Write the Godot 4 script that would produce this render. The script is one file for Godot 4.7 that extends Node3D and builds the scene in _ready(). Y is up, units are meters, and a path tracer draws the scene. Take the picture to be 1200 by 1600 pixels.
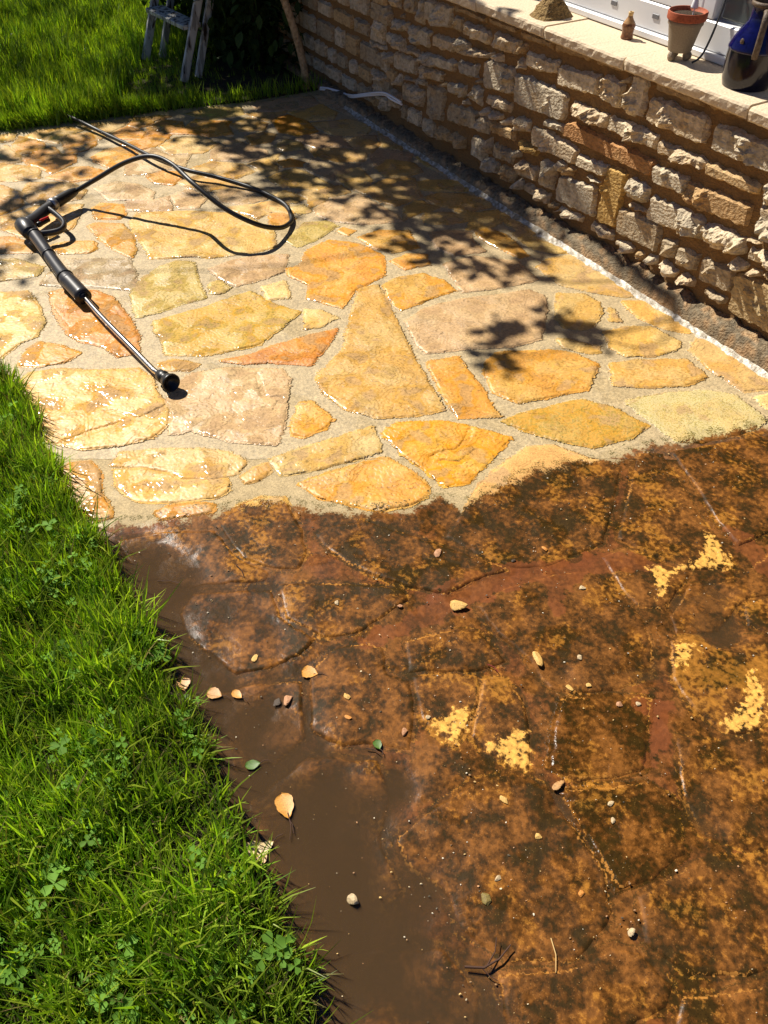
extends Node3D
# A garden patio of ochre flagstones, half washed clean and half under mud and water, beside a rubble stone house wall.

const EYE := 1.4
const SUN_TO := Vector2(-0.70, -0.714)      # compass direction towards the sun (x, z)
const SUN_HIGH := 49.0
const WALL_AT := Vector3(0.3896, 0, -3.3)
const WATER := -0.007

const FLAGS := [
	["Y", [-0.083,-2.482,-0.026,-2.499,0.009,-2.39,0.057,-2.185,0.106,-2.011,0.166,-1.809,0.09,-1.786,-0.018,-1.774,-0.109,-1.815,-0.171,-1.893,-0.199,-1.962,-0.164,-2.028,-0.123,-2.113,-0.108,-2.279]],
	["O", [-0.296,-2.638,-0.276,-2.757,-0.203,-2.832,-0.095,-2.807,-0.005,-2.709,0,-2.579,-0.049,-2.525,-0.105,-2.469,-0.138,-2.358,-0.254,-2.419,-0.253,-2.504,-0.331,-2.57,-0.339,-2.615]],
	["M", [-0.74,-2.271,-0.592,-2.358,-0.456,-2.456,-0.413,-2.419,-0.372,-2.378,-0.279,-2.33,-0.324,-2.241,-0.389,-2.142,-0.548,-2.079,-0.668,-2.089,-0.689,-2.149,-0.728,-2.222]],
	["L", [-0.854,-2.44,-0.843,-2.539,-0.794,-2.629,-0.745,-2.671,-0.681,-2.657,-0.637,-2.504,-0.602,-2.419,-0.681,-2.378,-0.745,-2.326,-0.802,-2.298]],
	["R", [-1.132,-2.452,-1.091,-2.473,-0.978,-2.461,-0.914,-2.419,-0.831,-2.29,-0.777,-2.185,-0.76,-2.096,-0.812,-2.075,-0.865,-2.131,-0.952,-2.16,-1,-2.203,-1.074,-2.318]],
	["R", [-0.486,-2.051,-0.411,-2.079,-0.338,-2.131,-0.242,-2.185,-0.153,-2.222,-0.179,-2.131,-0.222,-2.031,-0.339,-2.045,-0.426,-2.038]],
	["P", [-0.414,-2.491,-0.347,-2.525,-0.316,-2.419,-0.386,-2.41]],
	["P", [-0.257,-2.346,-0.21,-2.338,-0.156,-2.29,-0.205,-2.241,-0.249,-2.23]],
	["K", [-0.615,-2.615,-0.55,-2.671,-0.463,-2.709,-0.352,-2.718,-0.35,-2.661,-0.36,-2.592,-0.435,-2.539,-0.505,-2.499,-0.575,-2.561]],
	["L", [-0.599,-2.512,-0.572,-2.534,-0.529,-2.482,-0.553,-2.448,-0.585,-2.448]],
	["Y", [-0.977,-2.991,-0.968,-3.063,-0.756,-3.075,-0.551,-3.047,-0.425,-2.91,-0.4,-2.782,-0.467,-2.743,-0.623,-2.699,-0.694,-2.709,-0.842,-2.694,-0.876,-2.782,-0.941,-2.884]],
	["O", [-1.132,-2.953,-1.108,-2.975,-1.007,-2.964,-0.94,-2.858,-0.909,-2.748,-0.912,-2.699,-0.983,-2.757,-1.064,-2.848]],
	["O", [-1.154,-3.103,-1.127,-3.15,-1.046,-3.133,-1.014,-3.047,-1.031,-3.013,-1.118,-3.013]],
	["O", [-1.227,-2.792,-1.187,-2.817,-1.082,-2.822,-1.056,-2.767,-1.072,-2.738,-1.174,-2.728]],
	["G", [-1.176,-2.504,-1.174,-2.57,-1.139,-2.685,-0.919,-2.68,-0.867,-2.57,-0.862,-2.473,-0.964,-2.491,-1.098,-2.499]],
	["Y", [-1.384,-2.44,-1.217,-2.461,-1.143,-2.358,-1.096,-2.26,-1.1,-2.185,-1.139,-2.149,-1.172,-2.068,-1.267,-2.062]],
	["O", [-1.1,-2.028,-1.098,-2.113,-1.079,-2.149,-1.014,-2.131,-0.933,-2.089,-0.97,-2.045,-1.041,-2.024]],
	["Y", [-1.073,-1.915,-1.059,-1.988,-0.959,-2.005,-0.823,-1.998,-0.738,-2.005,-0.688,-1.956,-0.656,-1.884,-0.609,-1.809,-0.604,-1.737,-0.635,-1.688,-0.706,-1.658,-0.805,-1.642,-0.899,-1.669,-0.967,-1.751,-1.021,-1.838]],
	["K", [-0.609,-1.93,-0.571,-1.982,-0.48,-2.008,-0.307,-2.005,-0.283,-1.956,-0.28,-1.809,-0.28,-1.71,-0.293,-1.661,-0.415,-1.674,-0.528,-1.723,-0.581,-1.707,-0.591,-1.78,-0.619,-1.853]],
	["Y", [-0.677,-2.035,-0.642,-2.055,-0.56,-2.028,-0.584,-2.001,-0.661,-2.005]],
	["O", [-0.254,-1.737,-0.237,-1.838,-0.207,-1.847,-0.146,-1.766,-0.167,-1.729,-0.218,-1.696,-0.248,-1.704]],
	["P", [-0.713,-1.578,-0.698,-1.621,-0.615,-1.634,-0.496,-1.637,-0.408,-1.621,-0.366,-1.585,-0.381,-1.545,-0.444,-1.523,-0.519,-1.528,-0.557,-1.55,-0.619,-1.57]],
	["Y", [-0.698,-1.553,-0.625,-1.558,-0.559,-1.536,-0.52,-1.514,-0.476,-1.516,-0.402,-1.516,-0.397,-1.48,-0.418,-1.457,-0.511,-1.438,-0.616,-1.441,-0.676,-1.492]],
	["O", [-0.853,-1.54,-0.822,-1.58,-0.775,-1.591,-0.737,-1.54,-0.719,-1.469,-0.681,-1.411,-0.671,-1.382,-0.703,-1.373,-0.763,-1.422,-0.811,-1.48]],
	["O", [-0.557,-1.4,-0.539,-1.416,-0.462,-1.429,-0.422,-1.427,-0.426,-1.404,-0.487,-1.391,-0.54,-1.38]],
	["P", [-0.363,-1.528,-0.337,-1.565,-0.309,-1.58,-0.298,-1.555,-0.321,-1.521,-0.352,-1.511]],
	["P", [-0.297,-1.593,-0.206,-1.648,-0.105,-1.696,-0.035,-1.729,-0.017,-1.669,-0.012,-1.627,-0.068,-1.603,-0.167,-1.563,-0.265,-1.54]],
	["O", [-0.213,-1.504,-0.181,-1.523,-0.092,-1.56,-0.05,-1.588,0.008,-1.598,0.067,-1.553,0.111,-1.492,0.104,-1.455,0.064,-1.427,-0.008,-1.409,-0.064,-1.422,-0.161,-1.457]],
	["B", [0,-1.707,0.034,-1.743,0.099,-1.754,0.176,-1.751,0.24,-1.729,0.339,-1.685,0.306,-1.634,0.244,-1.553,0.215,-1.509,0.155,-1.499,0.102,-1.568,0.049,-1.621]],
	["O", [0.134,-2.038,0.225,-2.068,0.275,-1.927,0.319,-1.78,0.209,-1.774,0.172,-1.878]],
	["O", [0.31,-2.041,0.344,-2.089,0.509,-2.106,0.588,-2.082,0.643,-2.028,0.591,-1.908,0.498,-1.878,0.384,-1.844,0.321,-1.893,0.304,-1.978]],
	["K", [0.072,-2.271,0.142,-2.354,0.257,-2.406,0.398,-2.44,0.494,-2.465,0.535,-2.431,0.531,-2.342,0.489,-2.174,0.397,-2.128,0.278,-2.121,0.132,-2.093,0.106,-2.142]],
	["Y", [0.546,-2.167,0.581,-2.156,0.664,-2.121,0.663,-2.096,0.62,-2.096,0.559,-2.121]],
	["Y", [0.589,-2.444,0.675,-2.44,0.714,-2.394,0.71,-2.322,0.669,-2.245,0.626,-2.222,0.578,-2.241,0.562,-2.298]],
	["P", [0.747,-2.35,0.766,-2.267,0.735,-2.275]],
	["P", [0.544,-2.629,0.596,-2.69,0.674,-2.714,0.782,-2.638,0.854,-2.521,0.884,-2.44,0.81,-2.427,0.702,-2.461,0.605,-2.508]],
	["Y", [0.797,-2.394,0.917,-2.394,0.953,-2.354,0.996,-2.241,0.965,-2.207,0.899,-2.23,0.827,-2.298]],
	["Y", [0.699,-2.207,0.769,-2.233,0.858,-2.237,0.921,-2.149,0.902,-2.113,0.82,-2.075,0.746,-2.075,0.704,-2.121]],
	["Y", [0.686,-2.031,0.751,-2.045,0.918,-2.055,0.956,-1.969,0.884,-1.927,0.772,-1.918,0.68,-1.927]],
	["P", [0.947,-2.103,0.992,-2.174,1.048,-2.145,1.153,-2.011,1.19,-1.956,1.118,-1.908,1.047,-1.902,0.984,-1.995]],
	["M", [0.336,-1.76,0.409,-1.797,0.51,-1.835,0.572,-1.853,0.651,-1.812,0.726,-1.737,0.674,-1.693,0.563,-1.65,0.484,-1.672,0.398,-1.715]],
	["W", [0.696,-1.844,0.814,-1.884,0.935,-1.896,1.01,-1.878,1.061,-1.766,1.005,-1.715,0.934,-1.693,0.85,-1.663,0.79,-1.677,0.758,-1.737]],
	["P", [1.069,-1.862,1.129,-1.887,1.193,-1.809,1.171,-1.751,1.097,-1.794]],
	["A", [0.153,-1.324,0.197,-1.4,0.248,-1.497,0.308,-1.573,0.389,-1.645,0.453,-1.65,0.517,-1.611,0.613,-1.565,0.564,-1.422,0.516,-1.301,0.451,-1.268,0.37,-1.228,0.296,-1.228,0.225,-1.268]],
	["O", [0,-2.504,0.044,-2.547,0.134,-2.579,0.199,-2.534,0.24,-2.469,0.179,-2.431,0.057,-2.346,0.017,-2.419]],
	["O", [0.03,-2.675,0.086,-2.723,0.151,-2.718,0.16,-2.647,0.075,-2.615]],
	["K", [0.217,-2.652,0.324,-2.709,0.474,-2.666,0.528,-2.539,0.469,-2.512,0.365,-2.482,0.267,-2.461,0.245,-2.556]],
	["K", [0.174,-2.894,0.26,-2.91,0.322,-2.894,0.326,-2.822,0.367,-2.748,0.255,-2.723,0.195,-2.772]],
	["O", [0.341,-2.926,0.384,-2.942,0.457,-2.874,0.517,-2.718,0.492,-2.699,0.423,-2.772,0.36,-2.858]],
	["Y", [0.488,-2.889,0.515,-2.91,0.587,-2.822,0.67,-2.772,0.7,-2.743,0.612,-2.733,0.54,-2.772]],
	["Y", [0.149,-3.019,0.168,-3.063,0.259,-3.058,0.336,-3.024,0.321,-2.991,0.238,-2.964,0.165,-2.975]],
	["Y", [0.156,-3.204,0.228,-3.246,0.331,-3.234,0.437,-3.168,0.419,-3.115,0.335,-3.075,0.212,-3.133]],
	["Y", [0.107,-3.334,0.18,-3.372,0.301,-3.372,0.382,-3.277,0.315,-3.259,0.203,-3.271,0.132,-3.29]],
	["Y", [0.457,-3.058,0.5,-3.041,0.551,-2.932,0.567,-2.884,0.535,-2.879,0.477,-2.948]],
	["O", [-1.465,-3.803,-1.457,-3.881,-1.365,-3.905,-1.309,-3.765,-1.339,-3.69,-1.414,-3.654]],
	["O", [-1.291,-3.618,-1.245,-3.705,-1.167,-3.742,-1.101,-3.654,-1.117,-3.561,-1.165,-3.492,-1.257,-3.561]],
	["O", [-1.002,-3.412,-0.959,-3.465,-0.884,-3.458,-0.857,-3.399,-0.878,-3.328,-0.962,-3.347]],
	["O", [-1.424,-3.399,-1.352,-3.499,-1.278,-3.512,-1.19,-3.458,-1.221,-3.385,-1.319,-3.353]],
	["O", [-1.675,-3.727,-1.688,-3.858,-1.555,-3.78,-1.515,-3.676,-1.614,-3.654]],
	["O", [-1.264,-3.905,-1.213,-3.987,-1.114,-3.905,-1.118,-3.826,-1.215,-3.826]],
	["O", [-1.729,-3.252,-1.593,-3.315,-1.493,-3.252,-1.442,-3.133,-1.502,-3.047,-1.638,-3.075]],
	["K", [-1.195,-3.296,-1.124,-3.353,-1.025,-3.328,-0.943,-3.252,-0.941,-3.18,-1.109,-3.18]],
	["Y", [-1.758,-3.478,-1.611,-3.533,-1.49,-3.499,-1.457,-3.392,-1.554,-3.36,-1.715,-3.36]],
	["O", [-1.531,-2.848,-1.389,-2.853,-1.276,-2.782,-1.281,-2.738,-1.396,-2.733,-1.489,-2.733]],
	["Y", [-1.486,-2.661,-1.334,-2.685,-1.211,-2.629,-1.212,-2.57,-1.329,-2.534,-1.44,-2.534]],
	["Y", [-0.494,-3.399,-0.386,-3.492,-0.348,-3.465,-0.218,-3.315,-0.255,-3.277,-0.424,-3.309]],
	["Y", [-0.443,-3.228,-0.412,-3.265,-0.323,-3.192,-0.351,-3.15,-0.419,-3.168]],
	["O", [-0.446,-3.047,-0.402,-3.063,-0.348,-3.013,-0.392,-2.948,-0.435,-2.964]],
	["Y", [-0.368,-3.103,-0.324,-3.127,-0.29,-3.075,-0.333,-3.047]],
	["L", [-0.365,-2.832,-0.303,-2.975,-0.218,-2.991,-0.184,-2.948,-0.255,-2.838,-0.318,-2.782]],
	["O", [-0.177,-2.91,-0.154,-2.932,-0.117,-2.91,-0.137,-2.874]],
	["O", [-0.091,-2.858,-0.017,-2.91,0.09,-2.905,0.125,-2.777,0.03,-2.738,-0.038,-2.777]],
	["K", [-0.271,-3.092,-0.207,-3.192,-0.104,-3.234,0.043,-3.047,0.067,-2.991,-0.081,-2.964,-0.198,-2.991,-0.25,-3.035]],
	["B", [-0.539,-4.07,-0.468,-4.139,-0.368,-4.045,-0.315,-3.921,-0.385,-3.858,-0.485,-3.913]],
	["P", [-0.342,-4.028,-0.164,-4.079,-0.061,-3.987,-0.08,-3.889,-0.216,-3.866,-0.283,-3.938]],
	["Y", [-0.642,-3.858,-0.568,-3.913,-0.506,-3.881,-0.521,-3.796,-0.601,-3.757]],
	["Y", [-0.495,-3.742,-0.45,-3.826,-0.38,-3.796,-0.366,-3.712,-0.444,-3.69]],
	["O", [-0.469,-3.561,-0.414,-3.596,-0.355,-3.561,-0.36,-3.519,-0.434,-3.506]],
	["P", [-0.325,-3.705,-0.211,-3.727,-0.077,-3.676,-0.092,-3.568,-0.224,-3.568,-0.302,-3.618]],
	["Y", [-0.024,-3.946,0.09,-3.921,0.117,-3.788,0.072,-3.698,-0.006,-3.727]],
	["Y", [0.15,-3.712,0.207,-3.639,0.286,-3.492,0.254,-3.445,0.178,-3.533,0.142,-3.632]],
	["Y", [-0.033,-3.499,0.028,-3.596,0.125,-3.547,0.159,-3.458,0.081,-3.399,0.008,-3.405]],
	["P", [-0.206,-3.478,-0.11,-3.499,-0.054,-3.379,-0.074,-3.302,-0.146,-3.302,-0.194,-3.392]],
	["L", [-0.968,-4.148,-0.858,-4.246,-0.714,-4.237,-0.687,-4.148,-0.832,-4.07]],
	["Y", [-0.731,-4.011,-0.656,-4.096,-0.556,-4.028,-0.565,-3.938,-0.674,-3.921]],
	["G", [-0.656,-4.283,-0.52,-4.376,-0.373,-4.405,-0.333,-4.283,-0.472,-4.192,-0.613,-4.183]],
	["G", [-0.271,-4.255,-0.194,-4.329,-0.079,-4.219,0.012,-4.079,-0.015,-4.045,-0.156,-4.131]],
	["O", [-1.109,-3.995,-1.063,-4.07,-0.972,-4.045,-0.945,-3.946,-1.031,-3.905]],
	["P", [-1.013,-3.742,-0.961,-3.85,-0.844,-3.858,-0.756,-3.765,-0.805,-3.668,-0.938,-3.646]],
	["P", [-0.826,-3.492,-0.755,-3.568,-0.618,-3.54,-0.558,-3.458,-0.621,-3.392,-0.742,-3.392]],
	["K", [-0.701,-3.246,-0.611,-3.315,-0.506,-3.277,-0.478,-3.186,-0.562,-3.138,-0.655,-3.162]],
	["K", [-0.862,-3.21,-0.802,-3.283,-0.724,-3.192,-0.741,-3.109,-0.811,-3.103]],
	["G", [-1.865,-3.506,-1.969,-3.527,-1.984,-3.603,-1.985,-3.721,-1.963,-3.806,-1.83,-3.812,-1.746,-3.739,-1.718,-3.654,-1.78,-3.525]],
	["Y", [-1.31,-3.134,-1.206,-3.13,-1.195,-3.05,-1.191,-2.933,-1.256,-2.855,-1.366,-2.868,-1.447,-2.917,-1.489,-3.032,-1.387,-3.121]],
	["Y", [-1.55,-2.84,-1.64,-2.774,-1.735,-2.802,-1.763,-2.902,-1.78,-3.009,-1.684,-3.094,-1.591,-3.036,-1.501,-2.987,-1.478,-2.924]],
	["O", [-1.742,-3.371,-1.737,-3.293,-1.806,-3.212,-1.877,-3.245,-1.947,-3.315,-1.958,-3.36,-1.943,-3.456,-1.866,-3.493,-1.766,-3.448]],
	["K", [-0.755,-3.725,-0.71,-3.838,-0.611,-3.747,-0.532,-3.696,-0.522,-3.64,-0.592,-3.57,-0.689,-3.579,-0.758,-3.588,-0.769,-3.688]],
	["Y", [-1.227,-3.272,-1.228,-3.19,-1.325,-3.143,-1.403,-3.139,-1.456,-3.212,-1.478,-3.261,-1.481,-3.346,-1.362,-3.35,-1.307,-3.341]],
	["P", [-0.051,-3.213,-0.131,-3.286,-0.051,-3.316,0.019,-3.386,0.122,-3.389,0.141,-3.266,0.146,-3.208,0.048,-3.125,-0.008,-3.163]],
	["O", [-1.636,-2.568,-1.661,-2.651,-1.692,-2.711,-1.627,-2.763,-1.574,-2.797,-1.523,-2.762,-1.454,-2.687,-1.502,-2.644,-1.561,-2.56]],
	["Y", [-0.363,-4.065,-0.413,-4.113,-0.468,-4.177,-0.369,-4.226,-0.315,-4.286,-0.274,-4.22,-0.232,-4.171,-0.247,-4.081,-0.299,-4.074]],
	["O", [-0.908,-4.083,-0.841,-4.057,-0.734,-4.052,-0.748,-3.98,-0.705,-3.891,-0.81,-3.856,-0.846,-3.88,-0.998,-3.896,-0.936,-3.98]],
	["K", [-0.867,-3.643,-0.864,-3.5,-0.954,-3.476,-1.011,-3.434,-1.1,-3.426,-1.116,-3.534,-1.097,-3.594,-1.049,-3.73,-0.96,-3.636]],
	["P", [-1.593,-2.483,-1.542,-2.544,-1.46,-2.528,-1.381,-2.524,-1.407,-2.436,-1.366,-2.336,-1.483,-2.306,-1.538,-2.381,-1.572,-2.433]],
	["O", [-1.418,-3.446,-1.5,-3.521,-1.534,-3.527,-1.597,-3.609,-1.564,-3.655,-1.498,-3.733,-1.441,-3.652,-1.372,-3.647,-1.35,-3.558]],
	["K", [-0.151,-3.724,-0.243,-3.748,-0.308,-3.724,-0.356,-3.766,-0.409,-3.831,-0.356,-3.87,-0.306,-3.888,-0.252,-3.865,-0.202,-3.857]],
	["Y", [-1.602,-3.828,-1.657,-3.863,-1.627,-3.935,-1.573,-3.946,-1.493,-3.984,-1.416,-3.932,-1.479,-3.866,-1.487,-3.776,-1.554,-3.806]],
	["K", [-1.721,-3.17,-1.682,-3.114,-1.729,-3.084,-1.764,-3.055,-1.832,-3.049,-1.847,-3.104,-1.88,-3.157,-1.893,-3.239,-1.794,-3.194]],
	["P", [-1.323,-4.046,-1.228,-4.083,-1.239,-3.985,-1.271,-3.923,-1.31,-3.818,-1.357,-3.925,-1.401,-3.946,-1.452,-3.995,-1.359,-4.036]],
	["G", [-0.214,-3.457,-0.216,-3.371,-0.302,-3.443,-0.33,-3.474,-0.336,-3.523,-0.314,-3.603,-0.26,-3.566,-0.215,-3.557,-0.112,-3.533]],
	["P", [-0.039,-3.818,-0.021,-3.773,-0.058,-3.655,-0.132,-3.716,-0.151,-3.779,-0.158,-3.809,-0.132,-3.855,-0.098,-3.866,-0.039,-3.866]],
	["P", [-1.67,-3.53,-1.751,-3.502,-1.73,-3.59,-1.711,-3.616,-1.715,-3.752,-1.636,-3.654,-1.607,-3.625,-1.589,-3.567,-1.631,-3.544]],
	["P", [-0.759,-3.273,-0.804,-3.296,-0.86,-3.354,-0.789,-3.421,-0.727,-3.374,-0.66,-3.375,-0.567,-3.332,-0.7,-3.28,-0.718,-3.269]],
	["O", [-1.161,-4.106,-1.105,-4.127,-1.037,-4.12,-1.107,-4.048,-1.124,-3.993,-1.16,-3.962,-1.213,-3.998,-1.214,-4.061,-1.216,-4.094]],
	["P", [-2.077,-3.64,-2.105,-3.715,-2.126,-3.748,-2.088,-3.78,-2.057,-3.794,-2.009,-3.817,-1.999,-3.769,-2.001,-3.718,-2.001,-3.574]],
	["O", [-1.011,-3.797,-1.032,-3.747,-1.097,-3.695,-1.202,-3.767,-1.093,-3.838,-1.114,-3.97,-1.04,-3.89,-0.995,-3.881,-0.998,-3.831]],
	["P", [-0.587,-3.54,-0.547,-3.584,-0.461,-3.663,-0.483,-3.551,-0.47,-3.521,-0.462,-3.455,-0.509,-3.422,-0.544,-3.478,-0.551,-3.504]],
	["P", [-0.476,-3.158,-0.438,-3.161,-0.395,-3.148,-0.361,-3.059,-0.444,-3.069,-0.492,-3.016,-0.529,-3.05,-0.638,-3.105,-0.51,-3.137]],
	["Y", [0.452,-2.984,0.419,-2.946,0.318,-2.918,0.34,-3,0.285,-3.077,0.379,-3.059,0.397,-3.074,0.453,-3.086,0.442,-3.025]],
	["Y", [-1.76,-3.782,-1.789,-3.809,-1.898,-3.839,-1.805,-3.873,-1.765,-3.876,-1.725,-3.908,-1.71,-3.861,-1.707,-3.832,-1.708,-3.803]],
	["K", [-0.022,-3.701,0.016,-3.698,0.055,-3.69,0.13,-3.654,0.106,-3.578,0.012,-3.602,-0.037,-3.527,-0.058,-3.626,-0.036,-3.663]],
	["K", [-0.246,-4.317,-0.262,-4.302,-0.296,-4.289,-0.311,-4.319,-0.324,-4.348,-0.343,-4.42,-0.274,-4.394,-0.244,-4.368,-0.218,-4.341]],
	["P", [-0.536,-4.094,-0.561,-4.061,-0.601,-4.076,-0.623,-4.102,-0.678,-4.159,-0.609,-4.169,-0.572,-4.166,-0.477,-4.183,-0.518,-4.122]],
	["P", [-0.348,-3.236,-0.321,-3.265,-0.261,-3.266,-0.182,-3.32,-0.139,-3.253,-0.234,-3.201,-0.237,-3.166,-0.292,-3.113,-0.304,-3.188]],
	["G", [-1.014,-3.092,-1.031,-3.162,-0.927,-3.175,-0.873,-3.213,-0.869,-3.169,-0.854,-3.139,-0.836,-3.082,-0.887,-3.088,-0.929,-3.08]],
	["Y", [0.082,-3.118,0.109,-3.136,0.129,-3.168,0.154,-3.169,0.174,-3.139,0.213,-3.11,0.189,-3.085,0.15,-3.075,0.079,-3.006]],
]
const MUDDY_FLAGS := [
	["o", [-0.399,-1.356,-0.362,-1.422,-0.31,-1.455,-0.252,-1.448,-0.201,-1.345,-0.183,-1.262,-0.198,-1.221,-0.245,-1.221,-0.329,-1.252]],
	["e", [-0.163,-1.33,-0.124,-1.356,-0.047,-1.371,0.061,-1.326,0.136,-1.289,0.238,-1.24,0.286,-1.217,0.204,-1.184,0.143,-1.147,0.058,-1.167,-0.015,-1.197,-0.089,-1.246,-0.136,-1.289]],
	["e", [-0.24,-1.173,-0.094,-1.173,0.039,-1.159,0.051,-1.13,-0.051,-1.04,-0.126,-1.025,-0.179,-1.058,-0.212,-1.08]],
	["m", [-0.43,-1.147,-0.259,-1.159,-0.223,-1.075,-0.15,-1.019,-0.174,-0.983,-0.238,-0.951,-0.302,-0.935,-0.362,-0.983,-0.425,-1.032,-0.449,-1.092]],
	["o", [-0.642,-1.314,-0.524,-1.335,-0.409,-1.339,-0.343,-1.248,-0.264,-1.209,-0.269,-1.184,-0.392,-1.178,-0.506,-1.165,-0.574,-1.213]],
	["m", [0.205,-1.11,0.274,-1.159,0.38,-1.197,0.471,-1.213,0.52,-1.165,0.559,-1.084,0.569,-1.015,0.552,-0.935,0.466,-0.897,0.387,-0.889,0.337,-0.905,0.295,-0.983,0.24,-1.04]],
	["t", [0.679,-1.621,0.74,-1.621,0.762,-1.492,0.784,-1.345,0.812,-1.226,0.691,-1.217,0.642,-1.252,0.561,-1.316,0.619,-1.469]],
	["e", [0.768,-1.629,0.897,-1.663,1.048,-1.701,1.141,-1.669,1.041,-1.4,0.924,-1.335,0.842,-1.293,0.817,-1.378,0.796,-1.516]],
	["y", [0.612,-1.015,0.656,-1.029,0.715,-0.996,0.779,-1.027,0.818,-1.022,0.872,-0.983,0.802,-0.86,0.743,-0.817,0.699,-0.797,0.663,-0.801,0.62,-0.846,0.594,-0.92]],
	["y", [0.799,-1.11,0.857,-1.137,0.943,-1.137,0.904,-1.032,0.823,-1.037,0.789,-1.058]],
	["y", [0.059,-0.927,0.131,-0.935,0.194,-0.927,0.188,-0.86,0.166,-0.817,0.137,-0.769,0.111,-0.79,0.075,-0.824]],
	["y", [0.205,-0.92,0.248,-0.92,0.275,-0.875,0.283,-0.803,0.269,-0.724,0.24,-0.73,0.195,-0.763,0.17,-0.79,0.185,-0.846]],
	["d", [0.359,-0.875,0.437,-0.882,0.532,-0.875,0.511,-0.803,0.484,-0.724,0.427,-0.708,0.355,-0.702,0.314,-0.73,0.337,-0.817]],
	["m", [-0.151,-0.935,-0.108,-0.996,-0.041,-1.007,0,-0.996,0.003,-0.932,0.05,-0.917,0.058,-0.846,0.049,-0.763,-0.012,-0.776,-0.086,-0.776,-0.14,-0.803]],
	["m", [0.022,-0.591,0.092,-0.649,0.165,-0.692,0.238,-0.716,0.299,-0.686,0.335,-0.614,0.376,-0.536,0.373,-0.465,0.304,-0.398,0.202,-0.398,0.125,-0.445,0.107,-0.505,0.044,-0.547]],
	["m", [0.18,-0.375,0.301,-0.384,0.368,-0.416,0.407,-0.405,0.446,-0.362,0.43,-0.336,0.366,-0.31,0.283,-0.278,0.189,-0.278]],
	["d", [0.322,-0.68,0.423,-0.686,0.484,-0.696,0.525,-0.661,0.521,-0.569,0.455,-0.526,0.395,-0.512,0.364,-0.591]],
	["e", [0.567,-0.79,0.647,-0.769,0.74,-0.79,0.809,-0.776,0.744,-0.603,0.644,-0.571,0.564,-0.603,0.549,-0.673]],
	["e", [0.427,-0.495,0.526,-0.545,0.617,-0.556,0.73,-0.563,0.675,-0.416,0.581,-0.38,0.481,-0.38,0.422,-0.426]],
	["m", [0.462,-0.344,0.574,-0.357,0.665,-0.389,0.612,-0.246,0.408,-0.246]],
	["m", [-0.384,-0.875,-0.26,-0.911,-0.17,-0.917,-0.154,-0.79,-0.216,-0.73,-0.305,-0.724]],
	["m", [-0.25,-0.661,-0.145,-0.75,-0.012,-0.742,0.012,-0.673,-0.009,-0.591,0.032,-0.505,-0.041,-0.435,-0.171,-0.495]],
	["m", [-0.101,-0.398,-0.041,-0.416,0.092,-0.416,0.148,-0.353,0.13,-0.246,-0.074,-0.246]],
	["m", [0.693,-1.165,0.8,-1.184,0.918,-1.272,1.001,-1.293,0.953,-1.165,0.797,-1.128,0.715,-1.04,0.632,-1.04,0.629,-1.084]],
	["m", [0.048,-1.015,0.137,-1.04,0.199,-1.04,0.253,-0.967,0.191,-0.943,0.053,-0.941]],
	["o", [0.537,-1.168,0.511,-1.255,0.572,-1.282,0.621,-1.25,0.703,-1.206,0.656,-1.151,0.618,-1.098,0.563,-1.112]],
	["d", [-0.111,-0.37,-0.157,-0.265,-0.207,-0.359,-0.214,-0.403,-0.244,-0.491,-0.172,-0.475,-0.137,-0.456,-0.076,-0.431]],
]
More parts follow.
